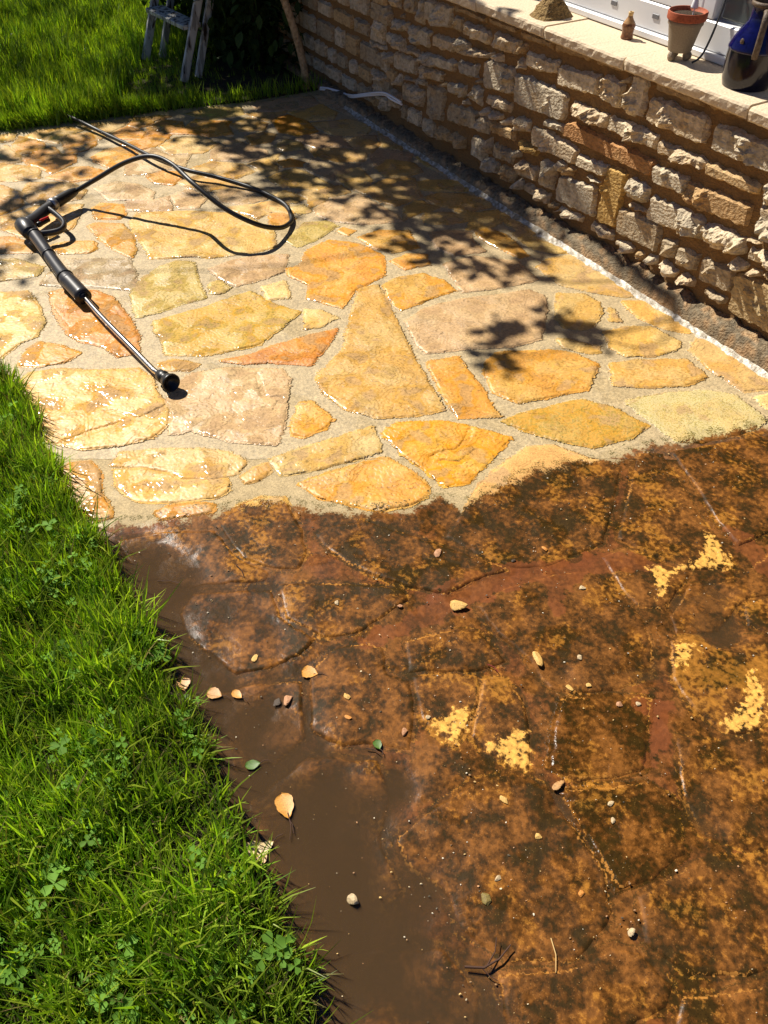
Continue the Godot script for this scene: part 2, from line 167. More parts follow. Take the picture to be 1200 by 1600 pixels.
const WALL_STONES := [
	["c", [0.788,0.568,1.025,0.573,1.033,0.487,0.789,0.484]],
	["p", [0.703,0.611,0.773,0.609,0.779,0.489,0.694,0.481]],
	["p", [0.574,0.577,0.674,0.566,0.668,0.483,0.561,0.495]],
	["p", [0.349,0.545,0.561,0.565,0.56,0.496,0.362,0.475]],
	["p", [0.176,0.55,0.356,0.552,0.345,0.504,0.182,0.485]],
	["c", [-0.029,0.565,0.138,0.567,0.124,0.51,-0.019,0.506]],
	["p", [-0.214,0.56,-0.043,0.555,-0.048,0.504,-0.217,0.505]],
	["g", [-0.071,0.463,0.122,0.476,0.123,0.38,-0.059,0.355]],
	["g", [0.121,0.465,0.425,0.47,0.419,0.371,0.134,0.352]],
	["g", [0.315,0.363,0.428,0.373,0.429,0.336,0.315,0.325]],
	["c", [0.443,0.457,0.629,0.464,0.629,0.417,0.448,0.407]],
	["p", [0.632,0.465,0.857,0.471,0.853,0.419,0.631,0.411]],
	["c", [0.859,0.46,1.057,0.464,1.052,0.425,0.863,0.411]],
	["a", [1.055,0.46,1.266,0.465,1.264,0.423,1.056,0.414]],
	["g", [1.049,0.568,1.31,0.571,1.321,0.492,1.058,0.485]],
	["r", [0.434,0.393,0.862,0.396,0.86,0.336,0.428,0.325]],
	["p", [0.511,0.302,0.669,0.313,0.666,0.263,0.514,0.25]],
	["o", [0.667,0.316,0.766,0.321,0.761,0.124,0.657,0.114]],
	["g", [0.775,0.313,0.87,0.316,0.87,0.25,0.771,0.24]],
	["g", [0.86,0.386,1.007,0.391,1.012,0.335,0.867,0.319]],
	["r2", [1.006,0.388,1.254,0.398,1.26,0.328,1.017,0.31]],
	["g", [0.874,0.293,1.107,0.307,1.115,0.231,0.887,0.206]],
	["b", [0.751,0.205,0.953,0.219,0.958,0.119,0.763,0.109]],
	["b", [0.962,0.188,1.031,0.194,1.033,0.126,0.97,0.117]],
	["b", [1.036,0.185,1.132,0.199,1.129,0.127,1.038,0.119]],
	["b", [1.134,0.197,1.269,0.208,1.28,0.126,1.142,0.114]],
	["p", [1.114,0.298,1.27,0.311,1.273,0.246,1.12,0.228]],
	["p", [1.289,0.295,1.42,0.306,1.438,0.266,1.291,0.246]],
	["g", [1.271,0.413,1.37,0.418,1.401,0.335,1.297,0.322]],
	["t", [1.268,0.204,1.447,0.223,1.534,0.08,1.281,0.075]],
	["g", [0.44,0.203,0.636,0.229,0.649,0.115,0.432,0.103]],
	["c", [0.251,0.322,0.512,0.32,0.503,0.253,0.263,0.245]],
	["p", [0.159,0.326,0.25,0.333,0.244,0.282,0.162,0.269]],
	["o", [0.189,0.249,0.314,0.252,0.306,0.214,0.187,0.213]],
	["a", [0.004,0.264,0.159,0.27,0.156,0.221,0.003,0.215]],
	["g", [0.328,0.224,0.415,0.229,0.422,0.132,0.33,0.117]],
	["c", [0.203,0.176,0.325,0.187,0.317,0.124,0.207,0.112]],
	["b", [0.034,0.189,0.173,0.195,0.166,0.137,0.036,0.123]],
	["b", [-0.293,0.245,-0.082,0.266,-0.085,0.186,-0.295,0.163]],
	["b", [-0.46,0.272,-0.317,0.283,-0.331,0.148,-0.456,0.139]],
	["c", [-0.659,0.228,-0.477,0.24,-0.483,0.163,-0.656,0.143]],
	["g", [-0.733,0.334,-0.544,0.343,-0.552,0.274,-0.732,0.256]],
	["c", [-0.532,0.328,-0.335,0.343,-0.352,0.296,-0.529,0.28]],
	["g", [-0.308,0.323,-0.171,0.339,-0.183,0.284,-0.303,0.269]],
	["h", [-0.241,0.42,-0.095,0.431,-0.106,0.375,-0.234,0.36]],
	["g", [-0.502,0.387,-0.246,0.407,-0.261,0.356,-0.51,0.335]],
	["c", [-0.427,0.47,-0.268,0.48,-0.271,0.425,-0.427,0.412]],
	["c", [-0.168,0.481,-0.046,0.486,-0.051,0.457,-0.165,0.453]],
	["g", [-0.615,0.463,-0.443,0.474,-0.459,0.402,-0.611,0.391]],
	["g", [-0.755,0.456,-0.619,0.466,-0.628,0.42,-0.76,0.41]],
	["g", [-0.499,0.578,-0.291,0.59,-0.306,0.504,-0.498,0.496]],
	["c", [-0.035,0.347,0.123,0.358,0.118,0.313,-0.037,0.301]],
	["g", [-0.07,0.259,0,0.261,0.001,0.196,-0.071,0.201]],
	["k", [0.32,0.614,0.51,0.62,0.507,0.583,0.322,0.572]],
	["k", [0.514,0.615,0.668,0.616,0.667,0.59,0.53,0.582]],
	["k", [0.799,0.622,0.986,0.625,0.989,0.579,0.802,0.577]],
	["k", [1.001,0.627,1.152,0.626,1.15,0.59,1.007,0.585]],
	["k", [0.128,0.605,0.308,0.608,0.308,0.574,0.135,0.569]],
	["k", [-0.064,0.605,0.115,0.605,0.113,0.576,-0.059,0.572]],
	["k", [-0.286,0.603,-0.077,0.599,-0.081,0.569,-0.282,0.569]],
	["p", [-0.911,0.165,-0.823,0.167,-0.817,0.116,-0.908,0.112]],
	["b", [-0.931,0.291,-0.804,0.297,-0.799,0.23,-0.926,0.226]],
	["p", [-0.914,0.429,-0.811,0.423,-0.813,0.349,-0.916,0.345]],
	["c", [1.355,0.537,1.466,0.532,1.469,0.481,1.355,0.483]],
	["a", [-0.933,0.545,-0.811,0.544,-0.805,0.476,-0.938,0.481]],
	["c", [-0.784,0.173,-0.678,0.172,-0.683,0.094,-0.783,0.094]],
	["p", [-0.113,0.174,-0.007,0.171,-0.014,0.082,-0.11,0.085]],
	["c", [-0.781,0.558,-0.692,0.56,-0.685,0.496,-0.776,0.496]],
	["b", [-0.636,0.566,-0.563,0.568,-0.561,0.501,-0.642,0.496]],
	["b", [1.387,0.442,1.495,0.434,1.492,0.381,1.39,0.383]],
	["a", [-0.252,0.143,-0.156,0.14,-0.158,0.087,-0.255,0.087]],
	["g", [-0.138,0.358,-0.061,0.354,-0.056,0.287,-0.132,0.288]],
	["p", [-0.608,0.137,-0.504,0.141,-0.499,0.072,-0.608,0.07]],
	["a", [-0.366,0.135,-0.271,0.128,-0.265,0.079,-0.36,0.077]],
	["c", [-0.488,0.134,-0.376,0.129,-0.378,0.063,-0.487,0.063]],
	["p", [1.426,0.373,1.499,0.372,1.497,0.307,1.422,0.309]],
	["g", [-0.258,0.496,-0.171,0.488,-0.169,0.435,-0.258,0.439]],
	["a", [-0.789,0.253,-0.71,0.255,-0.714,0.194,-0.787,0.194]],
	["p", [-0.8,0.398,-0.643,0.396,-0.643,0.34,-0.801,0.341]],
	["a", [0.092,0.126,0.196,0.122,0.201,0.066,0.095,0.067]],
	["g", [1.276,0.486,1.336,0.489,1.343,0.417,1.274,0.419]],
	["p", [1.44,0.288,1.5,0.285,1.493,0.229,1.445,0.228]],
	["b", [-0.668,0.135,-0.613,0.136,-0.618,0.063,-0.671,0.062]],
	["g", [-0.001,0.117,0.08,0.119,0.08,0.069,0.004,0.062]],
	["g", [-0.79,0.32,-0.736,0.315,-0.738,0.267,-0.791,0.266]],
	["b", [-0.291,0.565,-0.221,0.567,-0.22,0.507,-0.294,0.507]],
	["c", [0.254,0.111,0.406,0.113,0.405,0.069,0.251,0.069]],
	["a", [-0.943,0.101,-0.849,0.101,-0.849,0.051,-0.947,0.057]],
	["c", [0.127,0.514,0.172,0.512,0.18,0.477,0.13,0.476]],
	["p", [1.317,0.594,1.479,0.598,1.48,0.55,1.313,0.547]],
	["c", [-0.807,0.471,-0.768,0.471,-0.767,0.433,-0.805,0.434]],
	["c", [-0.839,0.103,-0.792,0.105,-0.797,0.059,-0.835,0.058]],
	["c", [0.641,0.108,0.76,0.109,0.757,0.076,0.645,0.069]],
	["p", [0.99,0.117,1.065,0.112,1.061,0.076,0.984,0.081]],
	["c", [1.073,0.112,1.14,0.118,1.139,0.08,1.077,0.078]],
	["c", [-0.634,0.381,-0.517,0.38,-0.515,0.345,-0.638,0.352]],
	["g", [-0.548,0.566,-0.501,0.568,-0.499,0.476,-0.55,0.476]],
	["c", [-0.946,0.213,-0.799,0.216,-0.805,0.177,-0.943,0.178]],
	["b", [1.181,0.113,1.273,0.113,1.27,0.081,1.174,0.082]],
	["p", [-0.697,0.255,-0.666,0.252,-0.664,0.2,-0.703,0.201]],
	["g", [-0.547,0.279,-0.467,0.279,-0.463,0.247,-0.553,0.247]],
	["p", [0.117,0.315,0.153,0.308,0.153,0.274,0.119,0.277]],
	["g", [0.213,0.107,0.245,0.111,0.245,0.069,0.213,0.068]],
	["p", [0.468,0.101,0.593,0.104,0.596,0.072,0.465,0.07]],
	["p", [0.772,0.105,0.862,0.099,0.864,0.075,0.77,0.068]],
	["a", [0.873,0.104,0.916,0.104,0.914,0.069,0.871,0.075]],
	["g", [0.924,0.113,0.975,0.11,0.973,0.082,0.928,0.081]],
	["g", [0.178,0.212,0.205,0.207,0.202,0.177,0.179,0.172]],
	["p", [0.423,0.249,0.469,0.247,0.468,0.21,0.418,0.208]],
	["a", [0.479,0.248,0.509,0.25,0.509,0.213,0.48,0.219]],
	["c", [1.316,0.243,1.351,0.246,1.356,0.213,1.314,0.219]],
	["c", [1.362,0.253,1.407,0.255,1.403,0.225,1.361,0.224]],
	["g", [-0.181,0.292,-0.152,0.293,-0.149,0.268,-0.177,0.263]],
	["p", [-0.048,0.298,-0.006,0.295,-0.006,0.26,-0.043,0.266]],
	["p", [-0.001,0.298,0.071,0.3,0.074,0.27,0.001,0.272]],
	["p", [-0.95,0.333,-0.81,0.334,-0.807,0.304,-0.945,0.305]],
	["b", [-0.942,0.466,-0.839,0.472,-0.84,0.434,-0.948,0.441]],
	["p", [0.008,0.5,0.048,0.506,0.049,0.471,0.007,0.474]],
	["a", [0.137,0.56,0.172,0.566,0.169,0.525,0.138,0.528]],
	["g", [-0.942,0.594,-0.793,0.595,-0.789,0.559,-0.944,0.554]],
	["a", [-0.685,0.59,-0.655,0.592,-0.653,0.563,-0.681,0.561]],
	["p", [1.25,0.244,1.307,0.238,1.303,0.216,1.25,0.215]],
	["a", [-0.34,0.309,-0.307,0.313,-0.306,0.285,-0.338,0.289]],
	["b", [-0.097,0.387,-0.066,0.392,-0.069,0.366,-0.102,0.362]],
	["g", [1.35,0.468,1.38,0.47,1.386,0.447,1.35,0.443]],
	["b", [-0.673,0.495,-0.649,0.491,-0.649,0.467,-0.673,0.466]],
	["a", [0.419,0.094,0.455,0.099,0.456,0.068,0.412,0.07]],
	["g", [-0.001,0.199,0.027,0.199,0.026,0.132,0.004,0.129]],
	["b", [1.469,0.218,1.495,0.215,1.494,0.187,1.469,0.187]],
	["c", [0.797,0.242,0.878,0.239,0.876,0.221,0.802,0.222]],
	["g", [0.573,0.249,0.656,0.253,0.656,0.235,0.573,0.232]],
	["c", [-0.65,0.262,-0.562,0.257,-0.564,0.239,-0.654,0.239]],
	["c", [1.272,0.317,1.317,0.317,1.319,0.302,1.273,0.303]],
	["p", [-0.036,0.494,-0.008,0.501,-0.008,0.475,-0.04,0.472]],
	["p", [0.667,0.586,0.692,0.59,0.69,0.567,0.67,0.567]],
]
const DIRT_EDGE := [-1.031,-1.293,-0.697,-1.352,-0.546,-1.369,-0.41,-1.4,-0.358,-1.422,-0.256,-1.438,-0.19,-1.411,-0.032,-1.4,0.079,-1.411,0.145,-1.457,0.19,-1.418,0.232,-1.438,0.31,-1.499,0.399,-1.553,0.504,-1.585,0.608,-1.601,0.704,-1.65,0.794,-1.663,0.906,-1.696,1.061,-1.74,1.253,-1.78]
const LAWN_EDGE := [-2.369,-2.807,-1.42,-2.203,-1.147,-1.995,-1.059,-1.899,-0.967,-1.78,-0.919,-1.669,-0.868,-1.565,-0.779,-1.422,-0.685,-1.303,-0.618,-1.213,-0.538,-1.084,-0.493,-0.999,-0.442,-0.92,-0.382,-0.846,-0.341,-0.763,-0.298,-0.673,-0.245,-0.58,-0.178,-0.465,-0.125,-0.38,-0.108,-0.336,-0.09,-0.278]
const BACK_EDGE := [-3.001,-3.445,-1.803,-3.938,-1.502,-4.045,-1.25,-4.148,-0.984,-4.237,-0.677,-4.329,-0.332,-4.502,-0.134,-4.542]
const PUDDLE := [-0.69,-1.324,-0.523,-1.293,-0.441,-1.213,-0.472,-1.101,-0.408,-1.015,-0.331,-0.951,-0.261,-0.92,-0.16,-0.935,-0.145,-0.79,-0.048,-0.75,0.048,-0.724,0.062,-0.614,0.045,-0.58,0.098,-0.536,0.122,-0.485,0.104,-0.445,0.121,-0.398,0.177,-0.344,0.187,-0.262,-0.131,-0.262,-0.208,-0.445,-0.359,-0.724,-0.5,-0.935,-0.643,-1.193]
const SHALLOW := [-0.711,-1.345,-0.417,-1.343,-0.371,-1.232,-0.248,-1.193,-0.217,-1.084,-0.156,-1.015,-0.165,-0.943,-0.261,-0.92,-0.392,-0.92,-0.563,-1.101]
const WASHED := [
	[0.657,-0.801,0.699,-0.797,0.743,-0.817,0.771,-0.889,0.763,-0.935,0.74,-0.927,0.728,-0.875,0.695,-0.846,0.664,-0.824],
	[0.784,-1.345,0.812,-1.226,0.691,-1.217,0.66,-1.193,0.662,-1.213,0.74,-1.256,0.755,-1.293],
	[0.085,-0.831,0.113,-0.831,0.172,-0.86,0.166,-0.817,0.137,-0.769,0.111,-0.79],
	[0.189,-0.769,0.234,-0.79,0.272,-0.817,0.279,-0.776,0.269,-0.724,0.24,-0.73],
	[0.623,-1.007,0.655,-1.024,0.651,-0.983,0.61,-0.943,0.602,-0.967],
	[0.608,-1.232,0.662,-1.213,0.631,-1.147,0.601,-1.11,0.619,-1.156],
]
const RUST := [
	[0.116,-1.165,0.236,-1.222,0.448,-1.252,0.598,-1.256,0.652,-1.232,0.586,-1.203,0.469,-1.203,0.378,-1.184,0.257,-1.137,0.14,-1.084,0.027,-1.015,-0.054,-0.999,-0.055,-1.032,0.056,-1.084],
	[0.807,-1.356,0.854,-1.356,0.964,-1.193,0.943,-1.137,0.853,-1.213],
	[0.365,-1.193,0.473,-1.222,0.457,-1.174,0.387,-1.147,0.392,-1.084,0.35,-1.084],
	[0.461,-0.875,0.567,-0.889,0.558,-0.803,0.511,-0.711,0.487,-0.711,0.528,-0.831],
]
const POOLS := [
	[0.643,-1.137,0.742,-1.184,0.786,-1.137,0.768,-1.015,0.713,-0.991,0.657,-1.032,0.618,-1.04],
	[0.311,-0.951,0.372,-0.959,0.397,-0.912,0.361,-0.892,0.319,-0.912],
	[0.477,-0.951,0.56,-0.967,0.575,-0.92,0.518,-0.901,0.476,-0.917],
	[0.293,-0.68,0.341,-0.686,0.351,-0.643,0.319,-0.626,0.294,-0.649],
	[0.348,-0.626,0.402,-0.637,0.423,-0.603,0.377,-0.569,0.348,-0.591],
	[0.534,-0.661,0.57,-0.667,0.59,-0.614,0.605,-0.591,0.564,-0.603],
	[0.336,-0.73,0.415,-0.736,0.428,-0.713,0.356,-0.708],
	[0.579,-0.81,0.612,-0.817,0.578,-0.763,0.562,-0.769],
	[0,-0.73,0.065,-0.705,0.046,-0.649,0,-0.673],
]
const HOSE := [-1.215,0.055,-3.131,-1.116,0.11,-3.113,-0.98,0.185,-3.084,-0.87,0.22,-3.055,-0.784,0.212,-3.004,-0.688,0.198,-2.873,-0.573,0.135,-2.804,-0.463,0.08,-2.794,-0.392,0.035,-2.858,-0.36,0.014,-2.939,-0.359,0.009,-3.01,-0.399,0.009,-3.124,-0.522,0.012,-3.249,-0.69,0.025,-3.338,-0.83,0.035,-3.391,-0.99,0.035,-3.52,-1.141,0.025,-3.69,-1.296,0.02,-3.85,-1.506,0.03,-4.034,-1.762,0.03,-4.218]
const GUN_BARREL := [-1.335,0.045,-2.848,-1.297,0.045,-2.817,-1.247,0.044,-2.743,-1.182,0.042,-2.642,-1.116,0.04,-2.54,-1.071,0.038,-2.474,-1.045,0.037,-2.442,-0.985,0.034,-2.364]
const GUN_LANCE := [-1.002,0.034,-2.389,-0.896,0.03,-2.245,-0.783,0.026,-2.102,-0.689,0.022,-1.983,-0.669,0.022,-1.96,-0.64,0.026,-1.929]
const GUN_NOZZLE := [-0.648,0.026,-1.935,-0.625,0.028,-1.91,-0.596,0.031,-1.878]
const GUN_HANDLE := [-1.324,0.045,-2.858,-1.308,0.046,-2.909,-1.297,0.047,-2.961,-1.284,0.049,-3,-1.275,0.05,-3.021]
const GUN_TAIL := [-1.278,0.05,-3.015,-1.258,0.052,-3.05,-1.237,0.054,-3.092,-1.213,0.056,-3.134]
const GUN_GUARD := [-1.286,0.05,-2.993,-1.244,0.048,-2.948,-1.201,0.045,-2.895,-1.186,0.043,-2.857,-1.192,0.041,-2.825,-1.225,0.04,-2.807,-1.271,0.042,-2.792]
const GUN_TRIGGER := [-1.284,0.047,-2.854,-1.27,0.047,-2.87,-1.253,0.047,-2.901]
const CABLE := [-0.329,0.01,-4.45,-0.278,0.014,-4.428,-0.234,0.012,-4.395,-0.194,0.012,-4.348,-0.149,0.059,-4.183,-0.075,0.108,-4.057,0,0.149,-3.929,0.035,0.151,-3.87,0.077,0.153,-3.798]
const CRACKS := [
	[0.122,-1.603,0.153,-1.624,0.196,-1.629,0.221,-1.669,0.237,-1.718],
	[0.148,-1.591,0.198,-1.583,0.247,-1.629],
	[-1.088,-2.338,-1.048,-2.279,-1.012,-2.23],
	[-0.776,-1.803,-0.686,-1.766,-0.615,-1.829],
	[-0.377,-1.978,-0.346,-1.869,-0.294,-1.862,-0.307,-1.809],
	[-0.864,-1.669,-0.805,-1.71,-0.728,-1.751],
]
const TWIGS := [
	[3,0.1,9,[-0.552,-4.045,-0.114,-3.654,0.262,-3.252,0.657,-2.767]],
	[2.8,0.07,7,[-0.485,-3.668,-0.109,-3.445,0.131,-3.252,0.288,-2.858]],
	[3.3,0.09,8,[-0.184,-4.045,0.115,-3.727,0.491,-3.192]],
	[2.6,0.035,4,[0.208,-2.709,0.362,-2.615,0.524,-2.561]],
	[2.6,0.026,5,[0.296,-2.055,0.405,-2.196,0.52,-2.29]],
	[2.6,0.02,4,[0.52,-2.29,0.587,-2.26,0.641,-2.181]],
	[3.2,0.08,6,[-0.929,-3.921,-0.708,-3.842,-0.497,-3.788]],
	[3.4,0.07,6,[-1.522,-3.921,-1.419,-3.69,-1.346,-3.499]],
	[3.4,0.06,7,[-1.487,-3.075,-1.378,-3.133,-1.287,-3.265]],
	[3.3,0.05,5,[-1.408,-2.57,-1.281,-2.592]],
	[3.5,0.06,5,[-1.78,-3.618,-1.598,-3.668]],
	[3.3,0.08,5,[-1.359,-3.962,-1.131,-4.028,-0.927,-4.087]],
	[3.2,0.07,6,[-0.828,-4.045,-0.635,-3.727,-0.522,-3.478]],
	[3,0.12,9,[-0.38,-4.219,-0.124,-4.087,0.118,-3.842]],
	[3.1,0.1,8,[0.059,-3.842,0.275,-3.478,0.428,-3.075]],
	[2.9,0.07,6,[0,-3.133,0.148,-2.991,0.286,-2.832]],
	[3,0.06,5,[0.095,-2.807,0.207,-2.685]],
	[3.2,0.06,6,[-0.642,-3.162,-0.478,-3.315,-0.323,-3.379]],
	[3,0.09,7,[-0.415,-3.512,-0.159,-3.315,0,-3.047]],
	[3,0.05,5,[-1.074,-4.131,-0.857,-4.237]],
	[3.1,0.1,9,[-0.196,-4.405,0,-4.264,0.236,-3.842]],
	[3,0.1,8,[-0.116,-3.765,0.215,-3.379,0.531,-2.884]],
]

var rng := RandomNumberGenerator.new()
var M := {}
var hg := PackedFloat32Array()
const HX := -1.0
const HZ := -2.05
const HS := 0.016
const HW := 145
const HD := 145
var relief := FastNoiseLite.new()
var relief2 := FastNoiseLite.new()
var wall: Node3D
var clean_mat: StandardMaterial3D
var mud_mat: StandardMaterial3D
const CLEAN_R := Rect2(-2.3, -4.75, 3.6, 3.6)
const MUD_R := Rect2(-1.0, -2.0, 2.25, 2.25)

# ---------------------------------------------------------------- helpers
func v2s(a: Array) -> PackedVector2Array:
	var r := PackedVector2Array()
	for i in range(0, a.size(), 2):
		r.append(Vector2(a[i], a[i + 1]))
	return r

func v3s(a: Array) -> PackedVector3Array:
	var r := PackedVector3Array()
	for i in range(0, a.size(), 3):
		r.append(Vector3(a[i], a[i + 1], a[i + 2]))
	return r

func make_mesh(v: PackedVector3Array, ix: PackedInt32Array, col := PackedColorArray(), uv := PackedVector2Array(), smooth := true) -> ArrayMesh:
	var a := []
	a.resize(Mesh.ARRAY_MAX)
	a[Mesh.ARRAY_VERTEX] = v
	a[Mesh.ARRAY_INDEX] = ix
	if smooth:
		var n := PackedVector3Array()
		n.resize(v.size())
		for i in range(0, ix.size(), 3):
			var p := v[ix[i]]
			var f := (v[ix[i + 2]] - p).cross(v[ix[i + 1]] - p)
			n[ix[i]] += f
			n[ix[i + 1]] += f
			n[ix[i + 2]] += f
		for i in n.size():
			n[i] = n[i].normalized() if n[i].length_squared() > 1e-20 else Vector3.UP
		a[Mesh.ARRAY_NORMAL] = n
	if col.size():
		a[Mesh.ARRAY_COLOR] = col
	if uv.size():
		a[Mesh.ARRAY_TEX_UV] = uv
	var m := ArrayMesh.new()
	m.add_surface_from_arrays(Mesh.PRIMITIVE_TRIANGLES, a)
	return m

func put(called: String, mesh: Mesh, mat: Material, parent: Node = self) -> MeshInstance3D:
	var o := MeshInstance3D.new()
	o.name = called
	o.mesh = mesh
	if mat:
		o.material_override = mat
	parent.add_child(o, true)
	return o

func base(called: String, at := Vector3.ZERO, turn := 0.0) -> Node3D:
	var o := Node3D.new()
	o.name = called
	add_child(o, true)
	o.position = at
	o.rotation.y = turn
	return o

func tag(o: Node, label: String, category := "", group := "", kind := "") -> Node:
	if label: o.set_meta("label", label)
	if category: o.set_meta("category", category)
	if group: o.set_meta("group", group)
	if kind: o.set_meta("kind", kind)
	return o

func tri_up(v: PackedVector3Array, ix: PackedInt32Array, a: int, b: int, c: int, up := Vector3.UP) -> void:
	var n := (v[c] - v[a]).cross(v[b] - v[a])
	ix.append(a)
	if n.dot(up) >= 0.0:
		ix.append(b); ix.append(c)
	else:
		ix.append(c); ix.append(b)

func tube(p: PackedVector3Array, r: Array, sides := 10, flat_y := 1.0, caps := true) -> ArrayMesh:
	var v := PackedVector3Array()
	var ix := PackedInt32Array()
	var n := p.size()
	var side := Vector3.ZERO
	for i in n:
		var t := (p[mini(i + 1, n - 1)] - p[maxi(i - 1, 0)]).normalized()
		if side == Vector3.ZERO:
			side = t.cross(Vector3.UP)
			if side.length() < 0.05: side = Vector3.RIGHT
		side = (side - t * side.dot(t)).normalized()
		var up := side.cross(t)
		var rr: float = r[mini(i, r.size() - 1)]
		for k in sides:
			var a := TAU * k / sides
			v.append(p[i] + side * cos(a) * rr + up * sin(a) * rr * flat_y)
	for i in n - 1:
		for k in sides:
			var a := i * sides + k
			var b := i * sides + (k + 1) % sides
			ix.append_array([a, b, a + sides, b, b + sides, a + sides])
	if caps:
		for e in [0, n - 1]:
			v.append(p[e])
			var c := v.size() - 1
			for k in sides:
				var a: int = e * sides + k
				var b: int = e * sides + (k + 1) % sides
				if e == 0: ix.append_array([c, b, a])
				else: ix.append_array([c, a, b])
	return make_mesh(v, ix)

func curve(p: PackedVector3Array, steps: int) -> PackedVector3Array:
	var r := PackedVector3Array()
	for i in p.size() - 1:
		for k in steps:
			r.append(p[i].cubic_interpolate(p[i + 1], p[maxi(i - 1, 0)], p[mini(i + 2, p.size() - 1)], float(k) / steps))
	r.append(p[p.size() - 1])
	return r

func lathe(profile: Array, segs := 28, wob := 0.0) -> ArrayMesh:
	var v := PackedVector3Array()
	var ix := PackedInt32Array()
	var n := profile.size()
	for i in n:
		for k in segs:
			var a := TAU * k / segs
			var r: float = profile[i][0] * (1.0 + wob * sin(a * 3.0 + i) )
			v.append(Vector3(cos(a) * r, profile[i][1], sin(a) * r))
	for i in n - 1:
		for k in segs:
			var a := i * segs + k
			var b := i * segs + (k + 1) % segs
			ix.append_array([a, a + segs, b, b, a + segs, b + segs])
	for i in range(0, ix.size(), 3):
		var t := ix[i + 1]
		ix[i + 1] = ix[i + 2]
		ix[i + 2] = t
	for i in range(0, ix.size(), 3):
		var t := ix[i + 1]
		ix[i + 1] = ix[i + 2]
		ix[i + 2] = t
	return make_mesh(v, ix)

# a box with chamfered edges, lo to hi
func bevel_box(lo: Vector3, hi: Vector3, c := 0.004) -> ArrayMesh:
	var v := PackedVector3Array()
	var ix := PackedInt32Array()
	var mid := (lo + hi) / 2.0
	var h := (hi - lo) / 2.0
	var at := {}
	for s in 8:
		var d := Vector3(-1 if s & 1 == 0 else 1, -1 if s & 2 == 0 else 1, -1 if s & 4 == 0 else 1)
		for ax in 3:
			var q := h - Vector3(c, c, c)
			q[ax] = h[ax]
			at[s * 3 + ax] = v.size()
			v.append(mid + d * q)
	for ax in 3:
		var b := 1 << ((ax + 1) % 3)
		var e := 1 << ((ax + 2) % 3)
		for sg in 2:
			var s: int = (1 << ax) * sg
			var up := Vector3.ZERO
			up[ax] = -1.0 if sg == 0 else 1.0
			var q := [at[s * 3 + ax], at[(s | b) * 3 + ax], at[(s | b | e) * 3 + ax], at[(s | e) * 3 + ax]]
			tri_up(v, ix, q[0], q[1], q[2], up)
			tri_up(v, ix, q[0], q[2], q[3], up)
			# the chamfer along the edges that run in direction b+... handled per axis below
	for ax in 3:
		var b := (ax + 1) % 3
		var e := (ax + 2) % 3
		for sb in 2:
			for se in 2:
				var s0: int = (1 << b) * sb | (1 << e) * se
				var s1: int = s0 | (1 << ax)
				var up := Vector3.ZERO
				up[b] = -1.0 if sb == 0 else 1.0
				up[e] = -1.0 if se == 0 else 1.0
				var q := [at[s0 * 3 + b], at[s1 * 3 + b], at[s1 * 3 + e], at[s0 * 3 + e]]
				tri_up(v, ix, q[0], q[1], q[2], up)
				tri_up(v, ix, q[0], q[2], q[3], up)
	for s in 8:
		var d := Vector3(-1 if s & 1 == 0 else 1, -1 if s & 2 == 0 else 1, -1 if s & 4 == 0 else 1)
		tri_up(v, ix, at[s * 3], at[s * 3 + 1], at[s * 3 + 2], d)
	return make_mesh(v, ix, PackedColorArray(), PackedVector2Array(), false)

# a rough lump: a sphere grid pressed by random planes and noise
func lump(size: Vector3, seed_: int, planes := 9, rough := 0.08, segs := 14, rings := 9) -> ArrayMesh:
	var g := RandomNumberGenerator.new()
	g.seed = seed_
	var cut := []
	for i in planes:
		var d := Vector3(g.randf_range(-1, 1), g.randf_range(-1, 1), g.randf_range(-1, 1)).normalized()
		cut.append([d, g.randf_range(0.55, 0.85) if planes < 12 else g.randf_range(0.36, 0.72)])
	var v := PackedVector3Array()
	var ix := PackedInt32Array()
	var nz := FastNoiseLite.new()
	nz.seed = seed_
	nz.frequency = 1.8
	for i in rings + 1:
		for k in segs:
			var th := PI * i / rings
			var a := TAU * k / segs
			var d := Vector3(sin(th) * cos(a), cos(th), sin(th) * sin(a))
			var r := 1.0
			for c in cut:
				var q: float = d.dot(c[0])
				if q > 0.01: r = minf(r, c[1] / q)
			r *= 1.0 + rough * nz.get_noise_3dv(d * 1.5)
			v.append(d * r * size)
	for i in rings:
		for k in segs:
			var a := i * segs + k
			var b := i * segs + (k + 1) % segs
			ix.append_array([a, b, a + segs, b, b + segs, a + segs])
	for i in range(0, ix.size(), 3):
		var p := v[ix[i]]
		var f := (v[ix[i + 2]] - p).cross(v[ix[i + 1]] - p)
		if f.dot(p + v[ix[i + 1]] + v[ix[i + 2]]) < 0.0:
			var t := ix[i + 1]
			ix[i + 1] = ix[i + 2]
			ix[i + 2] = t
	return make_mesh(v, ix, PackedColorArray(), PackedVector2Array(), false)

func noise_of(kind: int, freq: float, octaves: int, seed_: int) -> FastNoiseLite:
	var n := FastNoiseLite.new()
	n.noise_type = kind
	n.frequency = freq
	n.fractal_octaves = octaves
	n.fractal_type = FastNoiseLite.FRACTAL_FBM if octaves > 1 else FastNoiseLite.FRACTAL_NONE
	n.seed = seed_
	return n

